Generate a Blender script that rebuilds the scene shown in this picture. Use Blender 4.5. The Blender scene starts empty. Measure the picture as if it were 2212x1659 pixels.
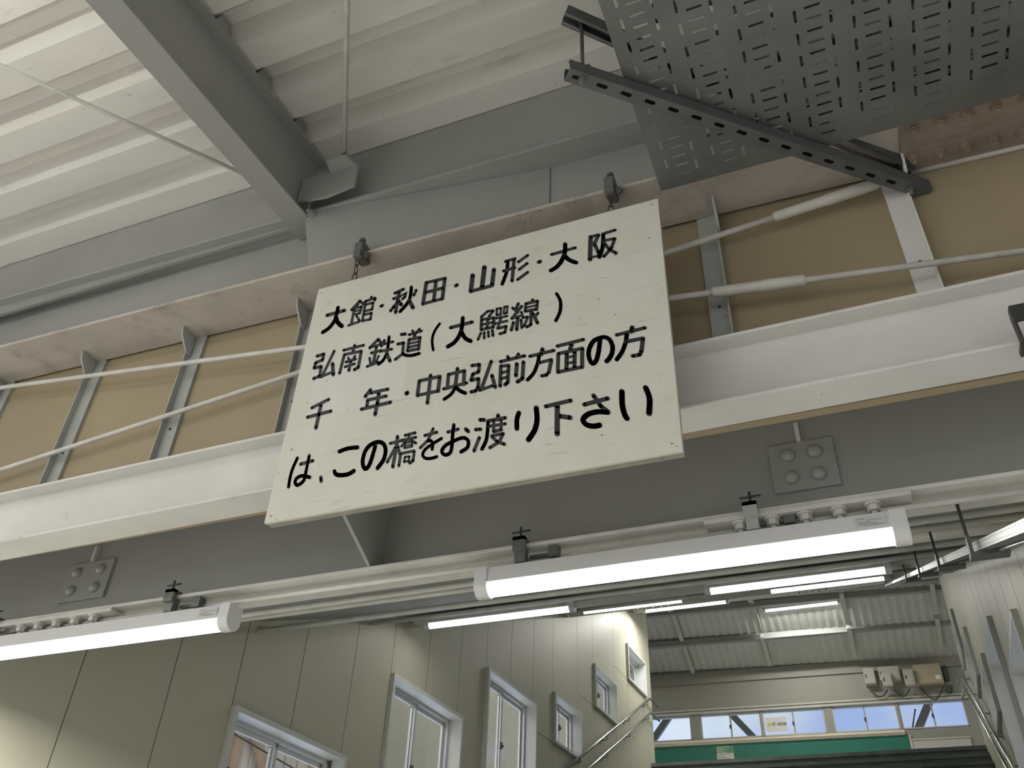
import bpy, math, random
from mathutils import Vector, Matrix
random.seed(7)
scene = bpy.context.scene
COL = scene.collection
EYE = 1.6            # height of the eye above the platform floor; heights below are measured from it

# ------------------------------------------------------------------ camera
cam_data = bpy.data.cameras.new('camera')
cam_data.sensor_width = 36.0
cam_data.lens = 30.4866
cam_data.clip_start = 0.02
cam_data.clip_end = 400
cam = bpy.data.objects.new('camera', cam_data)
COL.objects.link(cam)
cam.matrix_world = Matrix((
    (0.929009, 0.196118, 0.313815, 0.0),
    (0.368338, -0.571700, -0.733134, 0.0),
    (0.035627, 0.796678, -0.603353, EYE),
    (0, 0, 0, 1)))
scene.camera = cam

# ------------------------------------------------------------------ world, exposure
scene.view_settings.view_transform = 'Standard'
scene.view_settings.look = 'None'
scene.view_settings.gamma = 1.0
scene.view_settings.use_curve_mapping = False
scene.view_settings.exposure = 0.0
SKY_FRONT = 0.92      # sky over the bridge
SKY_BACK = 3.0       # brighter, sunward half of the overcast sky, behind the platform
TUBE = 4.5            # glow of the lamp tubes
LAMP = 4.5            # watts of each lamp
world = bpy.data.worlds.new('overcast_sky')
scene.world = world
world.use_nodes = True
nt = world.node_tree
nt.nodes.clear()
w_out = nt.nodes.new('ShaderNodeOutputWorld')
w_bg = nt.nodes.new('ShaderNodeBackground')
w_tc = nt.nodes.new('ShaderNodeTexCoord')
w_sep = nt.nodes.new('ShaderNodeSeparateXYZ')
w_noise = nt.nodes.new('ShaderNodeTexNoise')
w_noise.inputs['Scale'].default_value = 5.0
w_noise.inputs['Detail'].default_value = 6.0
w_ramp = nt.nodes.new('ShaderNodeValToRGB')
w_ramp.color_ramp.elements[0].position = 0.42
w_ramp.color_ramp.elements[0].color = (0.46, 0.60, 0.98, 1)
w_ramp.color_ramp.elements[1].position = 0.62
w_ramp.color_ramp.elements[1].color = (0.80, 0.88, 1.0, 1)
w_map = nt.nodes.new('ShaderNodeMapRange')
w_map.inputs['From Min'].default_value = -0.85
w_map.inputs['From Max'].default_value = 0.25
w_map.inputs['To Min'].default_value = SKY_BACK
w_map.inputs['To Max'].default_value = SKY_FRONT
nt.links.new(w_tc.outputs['Generated'], w_sep.inputs[0])
nt.links.new(w_tc.outputs['Generated'], w_noise.inputs['Vector'])
w_dot = nt.nodes.new('ShaderNodeVectorMath')
w_dot.operation = 'DOT_PRODUCT'
w_dot.inputs[1].default_value = (0.93, 0.33, 0.10)
nt.links.new(w_tc.outputs['Generated'], w_dot.inputs[0])
nt.links.new(w_dot.outputs['Value'], w_map.inputs['Value'])
nt.links.new(w_noise.outputs['Fac'], w_ramp.inputs['Fac'])
w_mix = nt.nodes.new('ShaderNodeMix')
w_mix.data_type = 'RGBA'
w_mix.inputs['A'].default_value = (1.0, 0.97, 0.90, 1)      # hazy sunward half
w_f = nt.nodes.new('ShaderNodeMapRange')
w_f.inputs['From Min'].default_value = -0.3
w_f.inputs['From Max'].default_value = 0.6
nt.links.new(w_sep.outputs['Y'], w_f.inputs['Value'])
nt.links.new(w_f.outputs['Result'], w_mix.inputs['Factor'])
nt.links.new(w_ramp.outputs['Color'], w_mix.inputs['B'])
nt.links.new(w_mix.outputs['Result'], w_bg.inputs['Color'])
nt.links.new(w_map.outputs['Result'], w_bg.inputs['Strength'])
nt.links.new(w_bg.outputs[0], w_out.inputs['Surface'])

# ------------------------------------------------------------------ materials
MATS = {}


def paint(name, color, rough=0.55, dirt=0.0, dirt_color=(0.10, 0.085, 0.065), scale=6.0, metal=0.0,
          speck=0.0, stretch=(1, 1, 1), bump=0.0, vary=0.10, spec=0.5):
    """painted or bare surface with soft tone variation, dirt blotches and small specks"""
    if name in MATS:
        return MATS[name]
    m = bpy.data.materials.new(name)
    m.use_nodes = True
    t = m.node_tree
    b = t.nodes['Principled BSDF']
    b.inputs['Roughness'].default_value = rough
    b.inputs['Metallic'].default_value = metal
    b.inputs['Specular IOR Level'].default_value = spec
    tc = t.nodes.new('ShaderNodeTexCoord')
    mp = t.nodes.new('ShaderNodeMapping')
    mp.inputs['Scale'].default_value = stretch
    t.links.new(tc.outputs['Object'], mp.inputs['Vector'])
    n1 = t.nodes.new('ShaderNodeTexNoise')
    n1.inputs['Scale'].default_value = scale
    n1.inputs['Detail'].default_value = 5
    t.links.new(mp.outputs[0], n1.inputs['Vector'])
    r1 = t.nodes.new('ShaderNodeValToRGB')
    lo = tuple(c * (1 - vary) for c in color)
    hi = tuple(min(1, c * (1 + vary)) for c in color)
    r1.color_ramp.elements[0].position = 0.3
    r1.color_ramp.elements[0].color = (*lo, 1)
    r1.color_ramp.elements[1].position = 0.7
    r1.color_ramp.elements[1].color = (*hi, 1)
    t.links.new(n1.outputs['Fac'], r1.inputs['Fac'])
    last = r1.outputs['Color']

    def over(fac, col, prev):
        mx = t.nodes.new('ShaderNodeMix')
        mx.data_type = 'RGBA'
        t.links.new(fac, mx.inputs['Factor'])
        t.links.new(prev, mx.inputs['A'])
        mx.inputs['B'].default_value = (*col, 1)
        return mx.outputs['Result']
    if dirt > 0:
        n2 = t.nodes.new('ShaderNodeTexNoise')
        n2.inputs['Scale'].default_value = scale * 2.3
        n2.inputs['Detail'].default_value = 9
        n2.inputs['Roughness'].default_value = 0.7
        t.links.new(mp.outputs[0], n2.inputs['Vector'])
        r2 = t.nodes.new('ShaderNodeMapRange')
        r2.inputs['From Min'].default_value = 0.64 - 0.14 * dirt
        r2.inputs['From Max'].default_value = 0.72
        r2.inputs['To Max'].default_value = 0.75 * min(1, dirt + 0.3)
        t.links.new(n2.outputs['Fac'], r2.inputs['Value'])
        last = over(r2.outputs['Result'], dirt_color, last)
    if speck > 0:
        n3 = t.nodes.new('ShaderNodeTexNoise')
        n3.inputs['Scale'].default_value = 55
        n3.inputs['Detail'].default_value = 2
        t.links.new(tc.outputs['Object'], n3.inputs['Vector'])
        r3 = t.nodes.new('ShaderNodeMapRange')
        r3.inputs['From Min'].default_value = 0.78 - 0.08 * speck
        r3.inputs['From Max'].default_value = 0.80 - 0.06 * speck
        r3.inputs['To Max'].default_value = 0.8
        t.links.new(n3.outputs['Fac'], r3.inputs['Value'])
        last = over(r3.outputs['Result'], dirt_color, last)
    t.links.new(last, b.inputs['Base Color'])
    if bump > 0:
        bp = t.nodes.new('ShaderNodeBump')
        bp.inputs['Strength'].default_value = bump
        bp.inputs['Distance'].default_value = 0.004
        t.links.new(n1.outputs['Fac'], bp.inputs['Height'])
        t.links.new(bp.outputs[0], b.inputs['Normal'])
    MATS[name] = m
    return m


M_DECK = paint('deck_paint', (0.74, 0.715, 0.66), 0.6, 0.35, (0.30, 0.25, 0.19), 3.0, speck=0.45, stretch=(0.35, 1.6, 1), vary=0.08)
M_STEEL = paint('grey_paint', (0.34, 0.342, 0.32), 0.42, 0.12, (0.20, 0.17, 0.14), 2.5, speck=0.15, vary=0.07)
M_PEEL = paint('peeling_paint', (0.50, 0.455, 0.40), 0.6, 0.85, (0.26, 0.225, 0.19), 2.6, speck=0.9, vary=0.16)
M_WHITESTEEL = paint('white_paint', (0.70, 0.69, 0.65), 0.5, 0.22, (0.42, 0.36, 0.27), 4.0, speck=0.3, vary=0.06)
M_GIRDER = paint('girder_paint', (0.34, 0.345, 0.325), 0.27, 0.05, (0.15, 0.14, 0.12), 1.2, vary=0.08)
M_CREAM = paint('cream_board', (0.36, 0.295, 0.185), 0.6, 0.12, (0.33, 0.26, 0.15), 1.2, speck=0.1, stretch=(1, 1, 1), vary=0.10)
M_STUD = paint('stud_paint', (0.40, 0.415, 0.39), 0.5, 0.25, (0.16, 0.14, 0.11), 5.0, speck=0.3)
M_ROD = paint('rod_paint', (0.58, 0.56, 0.51), 0.5, 0.3, (0.25, 0.16, 0.09), 14.0, speck=0.4)
M_GALV = paint('galvanised_steel', (0.165, 0.17, 0.163), 0.45, 0.25, (0.11, 0.105, 0.10), 5.0, metal=0.35, vary=0.16)
M_STRUT = paint('dark_strut', (0.12, 0.125, 0.125), 0.5, 0.1, (0.06, 0.06, 0.06), 9.0, metal=0.35, vary=0.15)
M_BLACKIRON = paint('black_iron', (0.06, 0.06, 0.06), 0.55, 0.1, (0.03, 0.03, 0.03), 20.0, metal=0.3)
M_CASTIRON = paint('cast_clamp', (0.13, 0.135, 0.125), 0.6, 0.3, (0.05, 0.05, 0.045), 30.0, vary=0.25)
M_RUST = paint('rusty_steel', (0.27, 0.22, 0.185), 0.75, 0.95, (0.17, 0.07, 0.035), 4.0, stretch=(0.6, 1.6, 1), vary=0.25, bump=0.4)
M_RUSTBOLT = paint('rusty_bolt', (0.30, 0.23, 0.17), 0.7, 0.5, (0.20, 0.10, 0.05), 30.0, vary=0.2)
M_PANEL = paint('wall_panel', (0.50, 0.485, 0.375), 0.5, 0.0, scale=0.8, vary=0.05)
M_GAP = paint('panel_gap', (0.10, 0.10, 0.085), 0.8)
M_CASING = paint('window_casing', (0.62, 0.63, 0.61), 0.4, 0.08, (0.30, 0.22, 0.15), 6.0, vary=0.04)
M_ALU = paint('aluminium_sash', (0.66, 0.67, 0.68), 0.35, metal=0.25, vary=0.03)
M_CEIL = paint('grey_sheet', (0.30, 0.31, 0.295), 0.5, 0.1, (0.16, 0.15, 0.13), 1.5, vary=0.08)
M_ROOFSHEET = paint('bridge_roof_sheet', (0.50, 0.51, 0.475), 0.5, 0.1, (0.25, 0.24, 0.21), 1.5, vary=0.06)
M_LAMPBODY = paint('lamp_enamel', (0.66, 0.66, 0.66), 0.35, vary=0.02)
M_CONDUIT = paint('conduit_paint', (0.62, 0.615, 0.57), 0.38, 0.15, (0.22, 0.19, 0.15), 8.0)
M_TRAY2 = paint('bright_tray', (0.55, 0.56, 0.54), 0.3, 0.1, (0.25, 0.25, 0.22), 8.0, metal=0.6)
M_STAINLESS = paint('stainless_tube', (0.42, 0.42, 0.41), 0.22, metal=0.9, vary=0.05)
M_FARWALL = paint('far_wall_paint', (0.30, 0.295, 0.255), 0.6, 0.05, scale=1.0, vary=0.04)
M_TRIM = paint('far_trim', (0.50, 0.49, 0.43), 0.5, vary=0.04)
M_SILL = paint('sill_paint', (0.74, 0.67, 0.56), 0.5, vary=0.05)
M_GREEN = paint('green_board', (0.022, 0.165, 0.115), 0.5, vary=0.06)
M_STAIR = paint('stair_concrete', (0.15, 0.17, 0.155), 0.8, 0.4, (0.22, 0.21, 0.18), 6.0, vary=0.2)
M_FLOOR = paint('platform_concrete', (0.72, 0.71, 0.68), 0.8, 0.3, (0.2, 0.19, 0.17), 1.5)
M_BOXTAN = paint('tan_box', (0.42, 0.36, 0.26), 0.5, vary=0.04)
M_BOXGREY = paint('grey_box', (0.42, 0.41, 0.36), 0.5, vary=0.04)
M_CABLE = paint('black_cable', (0.05, 0.055, 0.055), 0.5)
M_CABLEBROWN = paint('brown_cable', (0.13, 0.10, 0.085), 0.6)
M_PLANK = paint('weathered_plank', (0.68, 0.62, 0.53), 0.8, 0.8, (0.34, 0.30, 0.26), 3.0, stretch=(1, 3, 0.3), vary=0.25)
M_TIMBER = paint('brown_timber', (0.46, 0.33, 0.21), 0.8, 0.2, (0.28, 0.17, 0.09), 5.0, stretch=(1, 1, 0.4), vary=0.15)
M_SNOWROOF = paint('white_eave', (0.75, 0.75, 0.75), 0.6)
M_LETTER = paint('black_lettering', (0.020, 0.023, 0.025), 0.55, vary=0.1)
M_EDGE = paint('plywood_edge', (0.36, 0.33, 0.27), 0.75, 0.6, (0.17, 0.145, 0.11), 14.0, stretch=(1, 1, 8), vary=0.2)
M_PRINT = paint('grey_print', (0.22, 0.22, 0.22), 0.6)
M_STICKER = paint('grey_sticker', (0.55, 0.55, 0.545), 0.5, vary=0.02)
M_PAPERGREY = paint('grey_paper', (0.72, 0.70, 0.66), 0.7, vary=0.02)
M_SKYBLOCK = paint('sky_block_paint', (0.72, 0.70, 0.66), 0.6)
M_PAPER = paint('notice_paper', (0.66, 0.62, 0.54), 0.7, vary=0.05)
M_NOTICEGREEN = paint('notice_green', (0.11, 0.30, 0.14), 0.6)
M_YELLOW = paint('yellow_square', (0.62, 0.52, 0.10), 0.6)
M_WHITEBOARD = paint('pale_board', (0.50, 0.49, 0.47), 0.5, vary=0.03)


def emission(name, color, strength):
    m = bpy.data.materials.new(name)
    m.use_nodes = True
    t = m.node_tree
    b = t.nodes['Principled BSDF']
    b.inputs['Base Color'].default_value = (0.8, 0.8, 0.78, 1)
    b.inputs['Roughness'].default_value = 0.3
    b.inputs['Emission Color'].default_value = (*color, 1)
    b.inputs['Emission Strength'].default_value = strength
    return m


M_TUBE = emission('lit_diffuser', (0.97, 1.0, 0.95), TUBE)
# the strip inside shines downwards: the cover is brightest underneath and dimmer up its sides
_t = M_TUBE.node_tree
_g = _t.nodes.new('ShaderNodeNewGeometry')
_s = _t.nodes.new('ShaderNodeSeparateXYZ')
_r = _t.nodes.new('ShaderNodeMapRange')
_r.inputs['From Min'].default_value = -0.55
_r.inputs['From Max'].default_value = -0.05
_r.inputs['To Min'].default_value = TUBE
_r.inputs['To Max'].default_value = 0.62
_t.links.new(_g.outputs['Normal'], _s.inputs[0])
_t.links.new(_s.outputs['Z'], _r.inputs['Value'])
_t.links.new(_r.outputs['Result'], _t.nodes['Principled BSDF'].inputs['Emission Strength'])
M_BARE = emission('bare_tube', (0.97, 1.0, 0.93), 20.0)


def glass_mat():
    m = bpy.data.materials.new('window_glass')
    m.use_nodes = True
    t = m.node_tree
    t.nodes.clear()
    o = t.nodes.new('ShaderNodeOutputMaterial')
    tr = t.nodes.new('ShaderNodeBsdfTransparent')
    tr.inputs['Color'].default_value = (0.93, 0.95, 0.96, 1)
    gl = t.nodes.new('ShaderNodeBsdfGlossy')
    gl.inputs['Roughness'].default_value = 0.04
    mx = t.nodes.new('ShaderNodeMixShader')
    mx.inputs[0].default_value = 0.05
    t.links.new(tr.outputs[0], mx.inputs[1])
    t.links.new(gl.outputs[0], mx.inputs[2])
    t.links.new(mx.outputs[0], o.inputs['Surface'])
    return m


M_GLASS = glass_mat()


def sign_mat():
    """white sign paint over plywood: fine horizontal cracks, ochre stains, one whiter repainted patch"""
    m = bpy.data.materials.new('sign_paint')
    m.use_nodes = True
    t = m.node_tree
    b = t.nodes['Principled BSDF']
    b.inputs['Roughness'].default_value = 0.5
    tc = t.nodes.new('ShaderNodeTexCoord')

    def noise(scale, detail, stretch, rough=0.6):
        mp = t.nodes.new('ShaderNodeMapping')
        mp.inputs['Scale'].default_value = stretch
        t.links.new(tc.outputs['Object'], mp.inputs['Vector'])
        n = t.nodes.new('ShaderNodeTexNoise')
        n.inputs['Scale'].default_value = scale
        n.inputs['Detail'].default_value = detail
        n.inputs['Roughness'].default_value = rough
        t.links.new(mp.outputs[0], n.inputs['Vector'])
        return n.outputs['Fac']

    def rng(v, a, c, top):
        r = t.nodes.new('ShaderNodeMapRange')
        r.inputs['From Min'].default_value = a
        r.inputs['From Max'].default_value = c
        r.inputs['To Max'].default_value = top
        t.links.new(v, r.inputs['Value'])
        return r.outputs['Result']

    def over(fac, col, prev):
        mx = t.nodes.new('ShaderNodeMix')
        mx.data_type = 'RGBA'
        t.links.new(fac, mx.inputs['Factor'])
        t.links.new(prev, mx.inputs['A'])
        mx.inputs['B'].default_value = (*col, 1)
        return mx.outputs['Result']

    def math(op, a, c):
        n = t.nodes.new('ShaderNodeMath')
        n.operation = op
        for k, v in enumerate((a, c)):
            if isinstance(v, (int, float)):
                n.inputs[k].default_value = v
            else:
                t.links.new(v, n.inputs[k])
        return n.outputs[0]
    base = t.nodes.new('ShaderNodeValToRGB')
    base.color_ramp.elements[0].position = 0.35
    base.color_ramp.elements[0].color = (0.66, 0.65, 0.55, 1)
    base.color_ramp.elements[1].position = 0.65
    base.color_ramp.elements[1].color = (0.72, 0.715, 0.64, 1)
    t.links.new(noise(4, 5, (1, 1, 1)), base.inputs['Fac'])
    last = base.outputs['Color']
    sep = t.nodes.new('ShaderNodeSeparateXYZ')
    t.links.new(tc.outputs['Object'], sep.inputs[0])
    # whiter repainted patch round the third line's first words
    inx = math('MULTIPLY', math('GREATER_THAN', sep.outputs['X'], 0.065), math('LESS_THAN', sep.outputs['X'], 0.395))
    inz = math('MULTIPLY', math('GREATER_THAN', sep.outputs['Z'], 0.345), math('LESS_THAN', sep.outputs['Z'], 0.535))
    last = over(math('MULTIPLY', math('MULTIPLY', inx, inz), 0.55), (0.73, 0.735, 0.71), last)
    last = over(rng(noise(7, 8, (1, 1, 1.5), 0.7), 0.60, 0.74, 0.45), (0.55, 0.46, 0.32), last)
    last = over(rng(noise(26, 4, (0.25, 1, 2.4)), 0.62, 0.68, 0.38), (0.34, 0.32, 0.26), last)
    last = over(rng(noise(48, 2, (0.8, 1, 1.1)), 0.715, 0.735, 0.8), (0.22, 0.20, 0.16), last)
    t.links.new(last, b.inputs['Base Color'])
    return m


M_SIGN = sign_mat()


def perforated_mat():
    """bright tray steel with two lines of small dark perforations along its length"""
    m = bpy.data.materials.new('perforated_tray')
    m.use_nodes = True
    t = m.node_tree
    b = t.nodes['Principled BSDF']
    b.inputs['Metallic'].default_value = 0.5
    b.inputs['Roughness'].default_value = 0.5
    tc = t.nodes.new('ShaderNodeTexCoord')
    sep = t.nodes.new('ShaderNodeSeparateXYZ')
    t.links.new(tc.outputs['UV'], sep.inputs[0])

    def math(op, a, c=0.0):
        n = t.nodes.new('ShaderNodeMath')
        n.operation = op
        for k, v in enumerate((a, c)):
            if isinstance(v, (int, float)):
                n.inputs[k].default_value = v
            else:
                t.links.new(v, n.inputs[k])
        return n.outputs[0]
    fu = math('FRACT', math('MULTIPLY', sep.outputs['X'], 38.0))
    fv = math('FRACT', math('MULTIPLY', sep.outputs['Y'], 2.0))
    hu = math('LESS_THAN', math('ABSOLUTE', math('SUBTRACT', fu, 0.5)), 0.22)
    hv = math('LESS_THAN', math('ABSOLUTE', math('SUBTRACT', fv, 0.5)), 0.17)
    mx = t.nodes.new('ShaderNodeMix')
    mx.data_type = 'RGBA'
    t.links.new(math('MULTIPLY', hu, hv), mx.inputs['Factor'])
    mx.inputs['A'].default_value = (0.21, 0.215, 0.205, 1)
    mx.inputs['B'].default_value = (0.03, 0.03, 0.03, 1)
    t.links.new(mx.outputs['Result'], b.inputs['Base Color'])
    return m


M_PERF = perforated_mat()


# ------------------------------------------------------------------ mesh helpers
class MB:
    """collects simple solids and links them as one mesh object"""

    def __init__(self):
        self.v, self.f, self.s, self.uv = [], [], [], None

    def add(self, vs, fs, smooth=False):
        o = len(self.v)
        self.v += [tuple(p) for p in vs]
        for f in fs:
            self.f.append([i + o for i in f])
            self.s.append(smooth)
        return self

    def box(self, x0, x1, y0, y1, z0, z1):
        return self.add([(x0, y0, z0), (x1, y0, z0), (x1, y1, z0), (x0, y1, z0), (x0, y0, z1), (x1, y0, z1), (x1, y1, z1), (x0, y1, z1)],
                        [(3, 2, 1, 0), (4, 5, 6, 7), (0, 1, 5, 4), (1, 2, 6, 5), (2, 3, 7, 6), (3, 0, 4, 7)])

    def hexa(self, p):
        """eight corners: bottom ring of four, top ring of four"""
        return self.add(p, [(3, 2, 1, 0), (4, 5, 6, 7), (0, 1, 5, 4), (1, 2, 6, 5), (2, 3, 7, 6), (3, 0, 4, 7)])

    def prism(self, ring, vec):
        """flat ring of points pushed along vec"""
        n = len(ring)
        vec = Vector(vec)
        a = [Vector(p) for p in ring]
        b = [p + vec for p in a]
        fs = [tuple(range(n - 1, -1, -1)), tuple(range(n, 2 * n))]
        fs += [(i, (i + 1) % n, n + (i + 1) % n, n + i) for i in range(n)]
        return self.add(a + b, fs)

    def tube(self, pts, r, n=10, caps=True, smooth=True):
        """round bar through points; r a number or one radius per point"""
        pts = [Vector(p) for p in pts]
        rs = r if isinstance(r, (list, tuple)) else [r] * len(pts)
        o = len(self.v)
        prev = None
        for i, p in enumerate(pts):
            d = Vector((0, 0, 0))
            if i > 0:
                d += (p - pts[i - 1]).normalized()
            if i < len(pts) - 1:
                d += (pts[i + 1] - p).normalized()
            if d.length < 1e-6:
                d = Vector((0, 0, 1))
            d.normalize()
            ref = Vector((0, 0, 1)) if abs(d.z) < 0.9 else Vector((1, 0, 0))
            if prev is not None:
                ref = prev
            u = (ref - d * ref.dot(d)).normalized()
            prev = u
            w = d.cross(u)
            for k in range(n):
                a = 2 * math.pi * k / n
                self.v.append(tuple(p + (u * math.cos(a) + w * math.sin(a)) * rs[i]))
        for i in range(len(pts) - 1):
            for k in range(n):
                k2 = (k + 1) % n
                self.f.append([o + i * n + k, o + i * n + k2, o + (i + 1) * n + k2, o + (i + 1) * n + k])
                self.s.append(smooth)
        if caps:
            self.f.append([o + k for k in range(n - 1, -1, -1)])
            self.s.append(False)
            e = o + (len(pts) - 1) * n
            self.f.append([e + k for k in range(n)])
            self.s.append(False)
        return self

    def bolt(self, p, axis, r, h, n=6, dome=False):
        """hexagon nut or domed bolt head standing on p along axis"""
        p, axis = Vector(p), Vector(axis).normalized()
        if dome:
            return self.tube([p, p + axis * h * 0.45, p + axis * h * 0.8, p + axis * h], [r, r * 0.93, r * 0.62, r * 0.2], 14)
        self.tube([p, p + axis * h * 0.25], r * 1.35, 14)
        self.tube([p + axis * h * 0.2, p + axis * h * 0.8], r, n, smooth=False)
        return self.tube([p + axis * h * 0.8, p + axis * h * 1.25], r * 0.5, 8)

    def torus(self, c, u, w, ru, rw, r, n=16, m=6):
        """oval link in the plane of u and w"""
        c, u, w = Vector(c), Vector(u), Vector(w)
        pts = [c + u * ru * math.cos(2 * math.pi * k / n) + w * rw * math.sin(2 * math.pi * k / n) for k in range(n + 1)]
        return self.tube(pts, r, m, caps=False)

    def build(self, name, mat, parent=None, xf=None, bevel=0.0):
        off = Vector((0, 0, EYE))
        if parent is not None:
            off -= world_loc(parent)
        vs = self.v
        if xf:
            vs = [xf(*p) for p in vs]
        me = bpy.data.meshes.new(name)
        me.from_pydata([tuple(Vector(p) + off) for p in vs], [], self.f)
        me.materials.append(mat)
        me.polygons.foreach_set('use_smooth', self.s)
        if self.uv:
            lay = me.uv_layers.new(name='UVMap')
            for k, c in enumerate(self.uv):
                lay.data[k].uv = c
        me.validate()
        me.update()
        o = bpy.data.objects.new(name, me)
        COL.objects.link(o)
        if parent is not None:
            o.parent = parent
        if bevel > 0:
            md = o.modifiers.new('bevel', 'BEVEL')
            md.width = bevel
            md.segments = 2
            md.limit_method = 'ANGLE'
            md.angle_limit = math.radians(40)
        return o


def world_loc(o):
    p = Vector(o.location)
    while o.parent is not None:
        o = o.parent
        p += Vector(o.location)
    return p


def tag(o, label=None, cat=None, group=None, kind=None):
    if label:
        o['label'] = label
    if cat:
        o['category'] = cat
    if group:
        o['group'] = group
    if kind:
        o['kind'] = kind
    return o


def thing(name, label, cat, loc, group=None, kind=None):
    o = bpy.data.objects.new(name, None)
    o.empty_display_size = 0.05
    o.location = (loc[0], loc[1], loc[2] + EYE)
    COL.objects.link(o)
    return tag(o, label, cat, group, kind)


def struct(name, mb, mat, xf=None, parent=None):
    o = mb.build(name, mat, parent, xf)
    if parent is None:
        o['kind'] = 'structure'
    return o


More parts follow.
